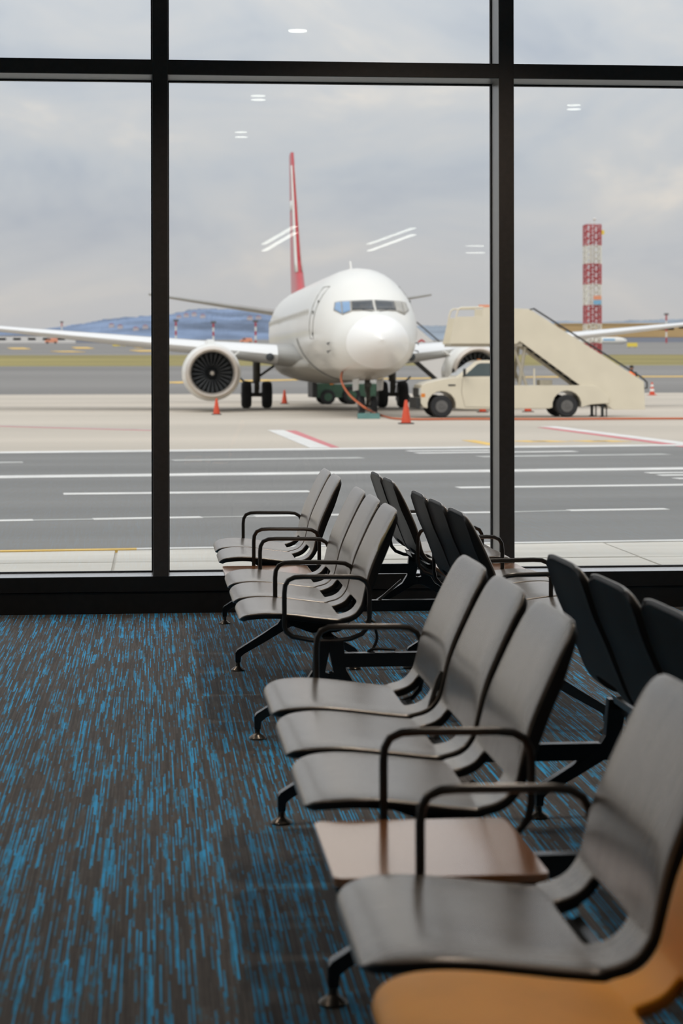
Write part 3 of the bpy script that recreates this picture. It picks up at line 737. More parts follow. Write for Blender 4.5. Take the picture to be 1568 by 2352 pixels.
# pale emblem bands on the fin faces
for sg in (-1, 1):
    def fp(f, z):
        yle = lerp([(4.6, 29.8), (5.6, 31.2), (7.0, 32.6), (12.5, 36.3)], z); c = lerp([(4.6, 7.4), (5.6, 6.2), (7.0, 5.2), (12.5, 2.2)], z)
        th = lerp([(0, 0.18), (0.04, 0.31), (0.1, 0.43), (0.2, 0.5), (0.35, 0.5), (0.55, 0.38), (1, 0.0)], f) * 0.085 * c
        return Vector((sg * (th + 0.012), yle + f * c, z))
    vs = []; fs = []; zz = [6.3 + 0.5 * k for k in range(12)]
    for i, z in enumerate(zz):
        f0 = 0.0; f1 = 0.10 if sg < 0 else 0.035; vs += [fp(f0, z), fp(f0 + f1 * 0.5, z), fp(f0 + f1, z)]
    for i in range(11): fs += [(3 * i, 3 * i + 1, 3 * i + 4, 3 * i + 3), (3 * i + 1, 3 * i + 2, 3 * i + 5, 3 * i + 4)]
    o = MB().add(vs, fs).build('emblem_band', 'body_white', fin, smooth=True); o.modifiers.new('thickness', 'SOLIDIFY').thickness = 0.01
    vs = [fp(f, z) for z in (9.5, 9.75, 10.0) for f in (0.10, 0.3, 0.6)]
    o = MB().add(vs, [(0, 1, 4, 3), (1, 2, 5, 4), (3, 4, 7, 6), (4, 5, 8, 7)]).build('emblem_band', 'body_white', fin, smooth=True); o.modifiers.new('thickness', 'SOLIDIFY').thickness = 0.01
# engines
blade = None
for sg in (-1, 1):
    ex, ez, ey = sg * 5.05, 1.47, 10.9
    en = MB().lathe([(0.84, 1.1), (0.80, 0.5), (0.83, 0.10), (0.93, -0.02), (1.01, 0.12), (1.09, 0.5), (1.125, 1.1), (1.11, 1.9), (1.0, 2.9), (0.86, 3.5), (0.80, 3.5)], axis='y', n=48, caps=False, zs=0.94).build('engine', 'body_white', PL, smooth=True, angle=60, loc=(ex, ey, ez))
    MB().lathe([(0.795, 0.22), (0.81, 0.12), (0.85, 0.0), (0.91, -0.05), (0.965, -0.01), (1.005, 0.08), (1.02, 0.16)], axis='y', n=48, caps=False, zs=0.94).build('inlet_lip', 'lip_metal', en, smooth=True, angle=60)
    MB().lathe([(0.855, 1.05), (0.855, 1.1)], axis='y', n=40, zs=0.96).build('fan_back', 'engine_dark', en)
    MB().lathe([(0.01, 0.20), (0.06, 0.26), (0.13, 0.45), (0.20, 0.72)], axis='y', n=20).build('spinner', 'engine_dark', en, smooth=True)
    MB().lathe([(0.01, 0.185), (0.055, 0.235), (0.085, 0.31)], axis='y', n=16).build('spinner_tip', 'lip_metal', en, smooth=True)
    for k in range(24):
        if blade is None:
            b0 = []; 
            for i, r in enumerate((0.17, 0.33, 0.5, 0.66, 0.79)):
                tw_ = math.radians(25 + 10 * i); c = 0.055 + 0.012 * i
                for q in (-1, 1): b0.append((q * c * math.sin(tw_), 0.68 + q * c * math.cos(tw_), r))
            blade = MB().add(b0, [(2 * i, 2 * i + 1, 2 * i + 3, 2 * i + 2) for i in range(4)]).build('fan_blade', 'blade_metal', en, smooth=True)
            blade.modifiers.new('thickness', 'SOLIDIFY').thickness = 0.012
        else: share(blade, en, (0, 0, 0), (0, 2 * PI * k / 24, 0))
    MB().lathe([(0.78, 3.3), (0.60, 4.0), (0.45, 4.6), (0.15, 5.3)], axis='y', n=28).build('exhaust_core', 'plane_grey', en, smooth=True)
    MB().add([(-.16, 0.9, 1.02), (.16, 0.9, 1.02), (.16, 4.6, 0.75), (-.16, 4.6, 0.75), (-.14, 1.9, 1.30), (.14, 1.9, 1.30), (.14, 5.2, 1.28), (-.14, 5.2, 1.28)],
             [(0, 3, 2, 1), (4, 5, 6, 7), (0, 1, 5, 4), (1, 2, 6, 5), (2, 3, 7, 6), (3, 0, 4, 7)]).build('pylon', 'body_white', en, bevel=0.04)
    MB().prism([(0, 0), (0.9, 0), (0.75, 0.28), (0.35, 0.28)], -0.02, 0.02, 'yz').build('strake', 'body_white', en, loc=(-sg * 0.86, 1.2, 0.66)).rotation_euler = (0, -sg * math.radians(52), 0)
# landing gear
def wheel(parent, r, w_, loc, axis='x', hubm='hub_grey', n=28):
    pr = [(r * 0.55, -w_ / 2), (r * 0.88, -w_ / 2), (r * 0.97, -w_ * 0.36), (r, -w_ * 0.15), (r, w_ * 0.15), (r * 0.97, w_ * 0.36), (r * 0.88, w_ / 2), (r * 0.55, w_ / 2)]
    t = MB().lathe(pr, axis=axis, n=n).build('wheel', 'rubber', parent, smooth=True, loc=loc, angle=35)
    MB().lathe([(r * 0.54, -w_ * 0.52), (r * 0.5, -w_ * 0.46), (r * 0.25, -w_ * 0.44), (r * 0.2, -w_ * 0.56), (r * 0.2, w_ * 0.56), (r * 0.25, w_ * 0.44), (r * 0.5, w_ * 0.46), (r * 0.54, w_ * 0.52)], axis=axis, n=20).build('hub', hubm, t, smooth=True, angle=30)
    return t
for sg in (-1, 1):
    g = MB(); gx, gy = sg * 2.86, 19.6
    g.tube([(gx, gy, 0.5), (gx, gy, 1.2)], 0.10, 12).tube([(gx, gy, 1.1), (gx, gy, 2.35)], 0.16, 12)
    g.tube([(gx - 0.5, gy, 0.56), (gx + 0.5, gy, 0.56)], 0.09, 10)
    g.tube([(gx, gy + 0.02, 1.25), (gx - sg * 1.0, gy, 1.95)], 0.055, 8).tube([(gx, gy - 0.15, 1.05), (gx + sg * 0.55, gy - 0.2, 1.12)], 0.03, 6).tube([(gx + sg * 0.55, gy - 0.2, 1.12), (gx + sg * 0.75, gy - 0.2, 1.3)], 0.04, 6)
    g.bar((gx, gy - 0.15, 0.65), (gx, gy - 0.42, 0.9), 0.2, 0.05).bar((gx, gy - 0.42, 0.9), (gx, gy - 0.15, 1.15), 0.2, 0.05)
    go = g.build('main_gear', 'gear_metal', PL, smooth=True)
    for q in (-1, 1): wheel(go, 0.56, 0.40, (gx + q * 0.43, gy, 0.56))
g = MB(); gy = 4.1
g.tube([(0, gy, 0.34), (0, gy, 0.9)], 0.06, 10).tube([(0, gy, 0.8), (0, gy + 0.1, 1.7)], 0.10, 10).tube([(-0.26, gy, 0.34), (0.26, gy, 0.34)], 0.05, 8).tube([(0, gy, 0.9), (0, gy + 0.9, 1.6)], 0.05, 8)
g.bar((0, gy - 0.1, 0.45), (0, gy - 0.3, 0.65), 0.14, 0.04).bar((0, gy - 0.3, 0.65), (0, gy - 0.1, 0.9), 0.14, 0.04).box(-0.12, 0.12, gy - 0.14, gy - 0.06, 1.0, 1.15)
ng = g.build('nose_gear', 'gear_metal', PL, smooth=True)
for q in (-1, 1): wheel(ng, 0.345, 0.20, (q * 0.21, gy, 0.345))
for sg in (-1, 1): MB().prism([(3.1, 1.3), (4.9, 1.25), (4.8, 0.85), (3.3, 0.9)], sg * 0.42 - 0.015, sg * 0.42 + 0.015, 'yz').build('gear_door', 'body_white', PL)
for sg in (-1, 1):
    for z_ in (2.35, 2.62): MB().tube([fpt(2.6, sg * 1.75, -0.02) + Vector((0, 0, z_ - 2.5)), fpt(2.6, sg * 1.75, 0.10) + Vector((0, 0, z_ - 2.5)), fpt(2.35, sg * 1.75, 0.13) + Vector((0, 0, z_ - 2.5))], 0.02, 5).build('probe', 'black_trim', PL)
MB().prism([(9.0, 5.2), (9.7, 5.2), (9.75, 5.62), (9.55, 5.62)], -0.02, 0.02, 'yz').build('antenna', 'body_white', PL)
MB().lathe([(0.16, 5.22), (0.12, 5.32), (0.02, 5.36)], n=14).build('beacon', 'sign_orange', PL, loc=(0, 12.0, 0))
seamv = [fpt(11.0 - 1.4 * math.sin(k / 12 * PI / 2), -(1.75 + k / 12 * 1.2), 0.015) for k in range(13)]
MB().tube(seamv, 0.03, 5).build('fairing_seam', 'seam', PL)

# ------------------------------------------------------------------ power hose
hp = [on_y(785, 856, 69.6), on_y(783, 870, 69.0), on_y(789, 888, 68.3), on_y(803, 908, 67.6), on_y(822, 925, 67.0), on_y(845, 941, 66.4)]
for u, v in ((875, 954), (905, 961.5), (960, 963.5), (1040, 963), (1130, 963), (1250, 963.5), (1400, 963), (1600, 962.5), (1800, 962)):
    p = on_floor(u, v, G0 + 0.036); hp.append(p)
tag(MB().tube(crom(hp, 5), 0.035, 8).build('power_hose', 'hose_orange', smooth=True), 'orange power hose hanging from the jet and trailing across the apron', 'hose')

# ------------------------------------------------------------------ stair truck
U = 0.01438
TR = empty('stair_truck', (9.50, 66.95, G0)); tag(TR, 'cream pickup truck carrying boarding stairs beside the jet', 'truck')
def tp(u, v): return ((u - 1010) * U, (960 - v) * U)
def arc(cx, cz, r, a0, a1, n=10): return [(cx + r * math.cos(math.radians(a0 + (a1 - a0) * i / n)), cz + r * math.sin(math.radians(a0 + (a1 - a0) * i / n))) for i in range(n + 1)]
R_ = 0.375; RX = 4.20; WID = 1.95
front = [(-0.70, 0.48), (-0.70, 0.95), (-0.66, 1.08), (-0.50, 1.16), (0.0, 1.27), (0.40, 1.335), (0.62, 1.33), (2.32, 1.33), (2.32, 0.28), (0.75, 0.28)] + arc(0, R_ + 0.03, 0.47, -12, 192) + [(-0.60, 0.34)]
body = MB().prism(front, 0, WID).build('cab_body', 'cream', TR, bevel=0.045, angle=35)
gh = MB()
lowp = [(0.46, 1.325), (2.26, 1.325)]; topp = [(1.16, 1.86), (1.30, 1.90), (2.10, 1.90), (2.20, 1.84)]
po = lowp[:1] + topp + lowp[1:]
n = len(po)
def inset(z): return 0.05 + 0.16 * max(0, (z - 1.325) / 0.575)
gh.add([(x_, inset(z_), z_) for x_, z_ in po] + [(x_, WID - inset(z_), z_) for x_, z_ in po], [tuple(range(n)), tuple(reversed(range(n, 2 * n)))] + [(i, i + n, (i + 1) % n + n, (i + 1) % n) for i in range(n)])
gh.build('cab_roof', 'cream', TR, bevel=0.03)
def sidewin(pts, sidey):
    mb = MB(); o = -0.012 if sidey == 0 else 0.012
    mb.add([(x_, (inset(z_) if sidey == 0 else WID - inset(z_)) + o, z_) for x_, z_ in pts] + [(x_, (inset(z_) if sidey == 0 else WID - inset(z_)) + o * 0.2, z_) for x_, z_ in pts],
           [tuple(range(len(pts))), tuple(reversed(range(len(pts), 2 * len(pts))))] + [(i, i + len(pts), (i + 1) % len(pts) + len(pts), (i + 1) % len(pts)) for i in range(len(pts))])
    return mb.build('side_window', 'truck_glass', TR)
for sy in (0, 1): sidewin([(0.74, 1.36), (1.30, 1.37), (2.05, 1.37), (2.05, 1.80), (1.34, 1.80), (1.22, 1.77)], sy)
wsn = Vector((-0.535, 0, 0.70)).normalized() * 0.012
ws = [Vector((0.53, 0.13, 1.38)), Vector((0.53, WID - 0.13, 1.38)), Vector((1.10, WID - 0.24, 1.815)), Vector((1.10, 0.24, 1.815))]
MB().add([p + wsn for p in ws] + ws, [(0, 1, 2, 3), (7, 6, 5, 4), (0, 4, 5, 1), (1, 5, 6, 2), (2, 6, 7, 3), (3, 7, 4, 0)]).build('windscreen', 'lamp_clear', TR)
MB().tube([(0.70, -0.004, 1.30), (0.66, -0.004, 0.85), (0.78, -0.004, 0.36), (2.1, -0.004, 0.34), (2.15, -0.004, 1.3)], 0.010, 4).build('door_seam', 'cream_dark', TR)
MB().box(1.72, 1.95, -0.03, 0.0, 1.12, 1.16).build('door_handle', 'black_trim', TR)
MB().box(0.22, 0.46, -0.012, 0.01, 1.05, 1.10).build('fender_vent', 'black_trim', TR)
MB().box(-0.84, -0.70, 0.02, WID - 0.02, 0.30, 0.66).build('bumper', 'black_trim', TR, bevel=0.04)
MB().box(-0.745, -0.69, 0.30, WID - 0.30, 0.68, 0.98).build('grille', 'black_trim', TR, bevel=0.01)
for sy in (0.015, WID - 0.285): MB().box(-0.735, -0.55, sy, sy + 0.27, 0.74, 0.98).build('headlamp', 'lamp_clear', TR, bevel=0.02)
for sy in (-0.006, WID - 0.10): MB().box(-0.68, -0.55, sy, sy + 0.106, 0.68, 0.80).build('turn_signal', 'amber', TR)
for sy, d in ((0.0, -1), (WID, 1)):
    MB().bar((0.72, sy, 1.36), (0.72, sy + d * 0.22, 1.42), 0.04, 0.04).build('mirror_arm', 'black_trim', TR)
    MB().box(0.68, 0.76, min(sy + d * 0.2, sy + d * 0.34), max(sy + d * 0.2, sy + d * 0.34), 1.36, 1.62).build('mirror', 'black_trim', TR, bevel=0.02)
MB().tube([(1.4, WID / 2, 1.90), (1.4, WID / 2, 1.95)], 0.07, 10).build('beacon', 'amber', TR)
bed = [(2.42, 0.29), (2.42, 1.06), (5.10, 1.06), (5.28, 0.98), (5.62, 0.66), (5.62, 0.46), (5.02, 0.42)] + arc(RX, R_ + 0.02, 0.49, -8, 188) + [(3.6, 0.29)]
MB().prism(bed, 0.03, WID - 0.03).build('deck_body', 'cream', TR, bevel=0.03, angle=35)
MB().box(2.0, 5.5, 0.45, WID - 0.45, 0.36, 0.56).build('chassis', 'black_trim', TR)
for (wx, sy) in ((0, 0.13), (RX, 0.13), (0, WID - 0.13), (RX, WID - 0.13)):
    wheel(TR, R_, 0.24, (wx, sy, R_), axis='y', hubm='hub_grey')
for jx, sy in ((5.42, 0.16), (5.42, WID - 0.16)):
    MB().tube([(jx, sy, 0.03), (jx, sy, 0.45)], 0.05, 8).tube([(jx, sy, 0.0), (jx, sy, 0.03)], 0.10, 10).tube([(jx + 0.14, sy, 0.0), (jx + 0.14, sy, 0.4)], 0.025, 6).build('support_jack', 'black_trim', TR)
side = [tp(1030, 790), tp(1044, 728), tp(1106, 727), tp(1107, 706), tp(1213, 710), tp(1222, 714), tp(1484, 878), tp(1487, 943), tp(1412, 943), tp(1192, 783), tp(1186, 790)]
for sy in (0.10, 1.78):
    sp_ = MB().prism(side, sy, sy + 0.07).build('stair_side', 'cream', TR, bevel=0.008)
    MB().bar((*tp(1222, 806)[:1], sy - 0.012, tp(1222, 806)[1]), (*tp(1412, 942)[:1], sy - 0.012, tp(1412, 942)[1]), 0.03, 0.05).build('side_rib', 'cream_dark', TR) if False else None
    rl = [(tp(u, v)[0], sy + 0.035, tp(u, v)[1]) for u, v in ((1216, 712), (1226, 709), (1482, 870), (1492, 880), (1492, 893), (1484, 893))]
    MB().tube(rl, 0.028, 8).build('handrail', 'black_trim', TR)
    tr_ = [tp(1045, 728), tp(1050, 711), tp(1056, 707), tp(1108, 706)]
    MB().tube([(a, sy + 0.035, b) for a, b in tr_], 0.03, 8).build('platform_rail', 'cream', TR)
MB().box(tp(1034, 0)[0], tp(1200, 0)[0], 0.17, 1.78, 2.36, 2.46).build('platform', 'cream_dark', TR)
MB().box(tp(1100, 0)[0], tp(1124, 0)[0], 0.2, 0.4, 3.66, 3.74).build('marker_lamp', 'sign_orange', TR)
nst = 12
pa, pb = tp(1196, 786), tp(1408, 938)
for k in range(nst):
    f = (k + 0.5) / nst; xx = pa[0] + (pb[0] - pa[0]) * f; zz = pa[1] + (pb[1] - pa[1]) * f
    MB().box(xx - 0.02, xx + 0.30, 0.17, 1.78, zz + 0.08, zz + 0.12).build('step', 'cream_dark', TR)
MB().bar((pa[0] + 0.25, 0.5, pa[1] - 0.02), (pb[0] + 0.1, 0.5, pb[1] + 0.02), 0.10, 0.12).bar((pa[0] + 0.25, 1.45, pa[1] - 0.02), (pb[0] + 0.1, 1.45, pb[1] + 0.02), 0.10, 0.12).build('stair_girder', 'black_trim', TR)
for sy in (0.35, 1.6): MB().tube([(2.65, sy, 1.05), (2.85, sy, 2.35)], 0.06, 8).tube([(2.9, sy, 1.05), (2.45, sy, 2.38)], 0.05, 8).build('lift_arm', 'cream_dark', TR)
MB().box(3.38, 3.80, 0.5, 1.1, 1.06, 1.24).build('tool_box', 'cream_dark', TR, bevel=0.01)
MB().tube([(3.15, 0.3, 1.05), (3.15, 0.3, 1.62)], 0.03, 6).build('post', 'cream', TR)

# second set of stairs behind the nose
S2 = empty('boarding_stairs', on_floor(1090, 938, G0)); S2.location.y = 93.0; S2.location.x = on_y(1090, 900, 93).x
tag(S2, 'white boarding stairs with a red chevron, half hidden behind the jet nose', 'stairs')
def s2(u, v): p = on_y(u, v, 93.0); return (p.x - S2.location.x, p.z - G0)
po = [s2(905, 752), s2(957, 752), s2(1085, 860), s2(1085, 928), s2(1072, 929), s2(951, 821), s2(905, 821)]
for sy in (0.0, 1.6): MB().prism(po, sy, sy + 0.06).build('stair_side', 'far_white', S2)
for k in range(11):
    f = (k + 0.5) / 11; a = s2(955, 818); b = s2(1066, 922)
    xx = a[0] + (b[0] - a[0]) * f; zz = a[1] + (b[1] - a[1]) * f
    MB().box(xx, xx + 0.28, 0.06, 1.6, zz + 0.05, zz + 0.09).build('step', 'cream_dark', S2)
a, b = s2(951, 823), s2(1062, 920)
MB().bar((a[0], 0.25, a[1]), (b[0], 0.25, b[1]), 0.12, 0.12).bar((a[0], 1.4, a[1]), (b[0], 1.4, b[1]), 0.12, 0.12).build('girder', 'black_trim', S2)
c = s2(968, 787); MB().prism([(c[0] - 0.16, c[1] - 0.02), (c[0] - 0.16, c[1] + 0.06), (c[0], c[1] + 0.16), (c[0] + 0.16, c[1] + 0.06), (c[0] + 0.16, c[1] - 0.02), (c[0], c[1] + 0.07)], -0.012, -0.001).build('chevron', 'fin_red', S2)
MB().tube([(s2(957, 748)[0], 0.03, s2(957, 740)[1]), (s2(1085, 850)[0], 0.03, s2(1085, 850)[1])], 0.03, 6).build('handrail', 'black_trim', S2)
for xx in (s2(1040, 900)[0], s2(930, 900)[0]):
    MB().box(xx - 0.06, xx + 0.06, 0.3, 1.35, 0.3, s2(1040, 900)[1]).build('leg', 'hub_grey', S2)
    for sy in (0.3, 1.35): wheel(S2, 0.28, 0.16, (xx, sy, 0.28), axis='y')

# ------------------------------------------------------------------ traffic cones
def cone(u, v, ht, label, bands=False):
    p = on_floor(u, v, G0); t = tag(empty('traffic_cone', p), label, 'cone', 'traffic cones')
    k = ht / 0.72
    MB().box(-0.22 * k, 0.22 * k, -0.22 * k, 0.22 * k, 0, 0.035 * k).build('base', 'rubber' if not bands else 'cone_orange', t, bevel=0.008)
    pr = [(0.155, 0.035), (0.15, 0.06), (0.045, 0.70), (0.035, 0.72), (0.01, 0.722)]
    MB().lathe([(r * k, h_ * k) for r, h_ in pr], n=20).build('cone_body', 'cone_orange', t, smooth=True)
    if bands:
        for z0, z1 in ((0.22, 0.36), (0.47, 0.60)):
            f = lambda z: 0.15 + (0.045 - 0.15) * (z - 0.06) / 0.64 + 0.004
            MB().lathe([(f(z0) * k, z0 * k), (f(z1) * k, z1 * k)], n=20, caps=False).build('band', 'cone_white', t, smooth=True)
cone(932, 974, 0.70, 'orange traffic cone with a black base in front of the stair truck bumper')
cone(497, 952, 0.58, 'orange traffic cone in front of the jet engine')
cone(653, 927.5, 0.65, 'small orange traffic cone behind the main landing gear')
cone(1497, 909, 0.80, 'orange traffic cone with white bands past the foot of the stairs', True)
cone(1108, 948, 0.65, 'orange traffic cone behind the truck cab')
cone(1212, 947, 0.65, 'orange traffic cone behind the truck deck')

# ------------------------------------------------------------------ tug, chock
TG = empty('tow_tug', (9.05, 94.0, G0), math.radians(4)); tag(TG, 'green and white towing tug standing behind the nose gear', 'vehicle')
MB().prism([(-1.5, 0.3), (-1.5, 0.95), (-0.9, 1.0), (-0.6, 0.92), (1.4, 0.95), (1.4, 0.3)], 0.1, 1.5).build('body', 'green_dark', TG, bevel=0.04)
MB().prism([(-0.85, 0.9), (-0.8, 1.16), (-0.5, 1.25), (1.0, 1.22), (1.3, 1.05), (1.3, 0.9)], 0.2, 1.4).build('hood', 'far_white', TG, bevel=0.04)
MB().box(-1.72, -1.5, 0.05, 1.55, 0.32, 1.12).build('front_grille', 'black_trim', TG, bevel=0.03)
MB().box(-0.9, -0.75, 0.08, 0.2, 0.9, 1.02).build('side_lamp', 'amber', TG)
for wx, sy in ((0.1, 0.08), (0.1, 1.52), (-1.0, 0.08), (-1.0, 1.52)): wheel(TG, 0.42 if wx > 0 else 0.34, 0.25, (wx, sy, 0.42 if wx > 0 else 0.34), axis='y', hubm='green_dark')
CK = empty('wheel_chock', on_floor(846, 962, G0)); tag(CK, 'teal wheel chock tray in front of the nose wheels', 'chock')
MB().prism([(-0.14, 0), (0.14, 0), (0.10, 0.06), (0.0, 0.19), (-0.10, 0.06)], -0.36, 0.36, 'yz').build('wedge', 'green_teal', CK, bevel=0.01)
MB().tube([(-0.36, 0, 0.16), (-0.2, 0, 0.24), (0.2, 0, 0.24), (0.36, 0, 0.16)], 0.012, 6).build('carry_handle', 'black_trim', CK)

# ------------------------------------------------------------------ lattice tower
ty = 290.0; tb = on_y(1360, 810, ty); tb.z = gz(ty)
TW = empty('lattice_tower', tb); tag(TW, 'red and white lattice tower behind the boarding stairs', 'tower')
H_ = on_y(1360, 518, ty).z - tb.z; hw = 17 / FPX * ty; nb = 14
def bz(i): return H_ * i / nb
segs = [(0, 1.9, 'tower_red'), (1.9, 4.4, 'tower_white'), (4.4, 6.9, 'tower_red'), (6.9, 9.3, 'tower_white'), (9.3, 11.6, 'tower_red'), (11.6, 14, 'tower_red')]
zr = [tb.z] ; vb = [810, 790, 745, 703, 655, 608, 566, 518]
cols_ = ['tower_red', 'tower_white', 'tower_red', 'tower_white', 'tower_red', 'tower_white', 'tower_red']
for i, cm in enumerate(cols_):
    z0 = on_y(1360, vb[i], ty).z - tb.z; z1 = on_y(1360, vb[i + 1], ty).z - tb.z
    if i == 0: z0 = 0
    mb = MB(); nn = 3
    for sx in (-1, 1):
        for sy in (-1, 1): mb.bar((sx * hw, sy * hw, z0), (sx * hw, sy * hw, z1), 0.16, 0.16, (0, 1, 0))
    for k in range(nn):
        a = z0 + (z1 - z0) * k / nn; b = z0 + (z1 - z0) * (k + 1) / nn; md = (a + b) / 2
        for (p, q) in (((-hw, -hw), (hw, -hw)), ((hw, -hw), (hw, hw)), ((hw, hw), (-hw, hw)), ((-hw, hw), (-hw, -hw))):
            mb.bar((*p, a), (*q, b), 0.09, 0.09).bar((*q, a), (*p, b), 0.09, 0.09).bar((*p, b), (*q, b), 0.09, 0.09)
    mb.bar((-0.2, 0, z0), (-0.2, 0, z1), 0.2, 0.2, (0, 1, 0)).bar((0.3, 0, z0), (0.3, 0, z1), 0.16, 0.16, (0, 1, 0))
    mb.build('tower_section', cm, TW)
for v0, v1, m in ((681, 690, 'sign_orange'), (691, 701, 'sign_blue')):
    a, b = on_y(1359, v1, ty), on_y(1376, v0, ty)
    MB().box(a.x - tb.x, b.x - tb.x, -hw - 0.3, -hw - 0.1, a.z - tb.z, b.z - tb.z).build('sign_panel', m, TW)
MB().tube([(0.3, 0, H_), (0.3, 0, H_ + 0.8)], 0.06, 6).tube([(-0.3, 0, H_), (-0.3, 0, H_ + 0.5)], 0.06, 6).lathe([(0.05, H_ + 0.7), (0.3, H_ + 0.85), (0.05, H_ + 1.0)], c=(0.35, 0, 0), n=10).build('antenna', 'tower_white', TW)
MB().box(hw, hw + 0.5, -hw, -hw + 0.3, H_ - 1.4, H_ - 0.8).build('floodlight', 'sign_yellow', TW)

# ------------------------------------------------------------------ far airfield
HY = 1000.0
def px_box(name, u0, v0, u1, v1, Y, depth, m, parent, org):
    a, b = on_y(u0, v1, Y), on_y(u1, v0, Y)
    return MB().box(a.x - org.x, b.x - org.x, 0, depth, a.z - org.z, b.z - org.z).build(name, m, parent)
hg_o = on_y(1440, 786, HY); hg_o.z = gz(HY)
HG = empty('hangar', hg_o); tag(HG, 'long tan hangar on the far edge of the airfield behind the right wing', 'building')
px_box('hall', 1290, 748, 1760, 776, HY, 60, 'hangar_tan', HG, hg_o)
px_box('base_band', 1300, 776, 1760, 788, HY - 1, 61, 'hangar_base', HG, hg_o)
px_box('roof_edge', 1288, 744, 1762, 748, HY - 2, 63, 'hangar_tan', HG, hg_o)
px_box('sign_board', 1510, 753, 1550, 759, HY - 2, 1.5, 'far_pink', HG, hg_o)
px_box('doorway', 1560, 750, 1700, 756, HY - 1.5, 1.2, 'hangar_base', HG, hg_o)
fo = on_y(1380, 792, 760); fo.z = gz(760)
FJ = empty('distant_jet', fo); tag(FJ, 'small white and blue jet parked far away beside the lattice tower', 'aircraft')
ln_ = (on_y(1440, 780, 760) - on_y(1290, 780, 760)).x; x0 = on_y(1290, 780, 760).x - fo.x; zc = on_y(1380, 784, 760).z - fo.z; r = 1.45
prj = [(0.1, 0), (0.7, 0.10), (r * 0.9, 0.22), (r, 0.35), (r, 0.85), (r * 0.8, 0.93), (r * 0.4, 0.98), (0.05, 1.0)]
MB().lathe([(q, x0 + ln_ * f) for q, f in prj], axis='x', c=(0, 0, zc), n=18).build('fuselage', 'body_white', FJ, smooth=True)
MB().prism([(x0 + 0.2, zc), (x0 + 4.5, zc + 0.8), (x0 + 2.4, zc + 3.6), (x0 + 0.8, zc + 3.6)], -0.2, 0.2).build('tail_fin', 'sign_blue', FJ)
MB().prism([(x0 + ln_ * .45, -0.3), (x0 + ln_ * .6, -0.3), (x0 + ln_ * .42, -9), (x0 + ln_ * .36, -9)], zc - 0.8, zc - 0.5, 'xy').build('wing', 'wing_grey', FJ)
MB().box(x0 + ln_ * .62, x0 + ln_ * .80, -r - 0.03, -r + 0.3, zc + 0.1, zc + 0.8).build('airline_lettering', 'sign_blue', FJ)
for f in (0.5, 0.85): MB().tube([(x0 + ln_ * f, 0, 0), (x0 + ln_ * f, 0, zc)], 0.25, 8).build('gear', 'gear_metal', FJ)
to = on_y(150, 786, 900); to.z = gz(900)
TB = empty('terminal_building', to); tag(TB, 'low pale building at the far airfield edge behind the left wing', 'building')
px_box('hall', -160, 771, 175, 788, 900, 40, 'far_white', TB, to)
px_box('annex', 175, 777, 335, 788, 905, 30, 'hangar_base', TB, to)
px_box('roof_edge', -162, 768, 177, 771, 899, 42, 'hangar_base', TB, to)
for k in range(9): px_box('window', -140 + 34 * k, 775, -122 + 34 * k, 780, 899.6, 0.6, 'sign_blue', TB, to)
def sign(u0, u1, v0, v1, Y, m, label, cat='sign'):
    o = on_y((u0 + u1) / 2, v1, Y); o.z = gz(Y)
    a, b = on_y(u0, v1, Y), on_y(u1, v0, Y)
    t = tag(empty('airfield_sign', o), label, cat)
    MB().box(a.x - o.x, b.x - o.x, -0.2, 0.2, max(0.25, a.z - o.z), max(1.2, b.z - o.z)).build('face', m, t)
    for q in (0.2, 0.8): MB().box((a.x - o.x) * (1 - 2 * q) - 0.06, (a.x - o.x) * (1 - 2 * q) + 0.06, -0.1, 0.1, -0.05, 0.3).build('post', 'hub_grey', t)
sign(259, 276, 785, 795, 540, 'sign_yellow', 'yellow airfield sign nearer the pale building under the left wing')
sign(281, 297, 785, 795, 540, 'sign_yellow', 'yellow airfield sign nearer the jet under the left wing')
sign(1440, 1463, 795, 802, 480, 'sign_yellow', 'yellow airfield sign behind the handrail of the boarding stairs')
def mast(u, v0, v1, Y, label):
    o = on_y(u, v1, Y); o.z = gz(Y); zt = on_y(u, v0, Y).z - o.z
    t = tag(empty('light_mast', o), label, 'mast', 'airfield masts'); n = 5
    for k in range(n): MB().tube([(0, 0, zt * k / n), (0, 0, zt * (k + 1) / n)], 0.35, 6).build('mast_section', 'tower_white' if k % 2 else 'tower_red', t)
    MB().box(-0.9, 0.9, -0.3, 0.3, zt, zt + 0.7).build('lamp_head', 'hub_grey', t)
mast(404, 738, 780, 700, 'red and white mast above the left engine'); mast(490, 742, 782, 700, 'red and white mast in front of the wooded hill'); mast(587, 740, 784, 700, 'red and white mast close to the fuselage')
mast(1530, 725, 790, 820, 'tall red and white mast in front of the hangar'); mast(142, 740, 786, 1100, 'lone mast far behind the left wing')
# service vans far away
def van(u, v, Y, m, label):
    o = on_y(u, v, Y); o.z = gz(Y); t = tag(empty('service_van', o), label, 'vehicle')
    MB().prism([(-2.4, 0.4), (-2.4, 1.2), (-1.7, 1.4), (-1.1, 2.1), (2.3, 2.1), (2.4, 0.4)], -0.9, 0.9).build('body', m, t, bevel=0.08)
    MB().prism([(-1.55, 1.42), (-1.05, 1.98), (-0.3, 1.98), (-0.3, 1.42)], -0.93, -0.9).build('window', 'glass_dark', t)
    for wx in (-1.5, 1.5):
        for sy in (-0.85, 0.85): wheel(t, 0.42, 0.25, (wx, sy, 0.42), axis='y', n=14)
van(118, 790, 780, 'sign_orange', 'red service van driving beyond the grass under the left wing')
van(565, 786, 800, 'sign_orange', 'red service van far behind the jet fuselage')

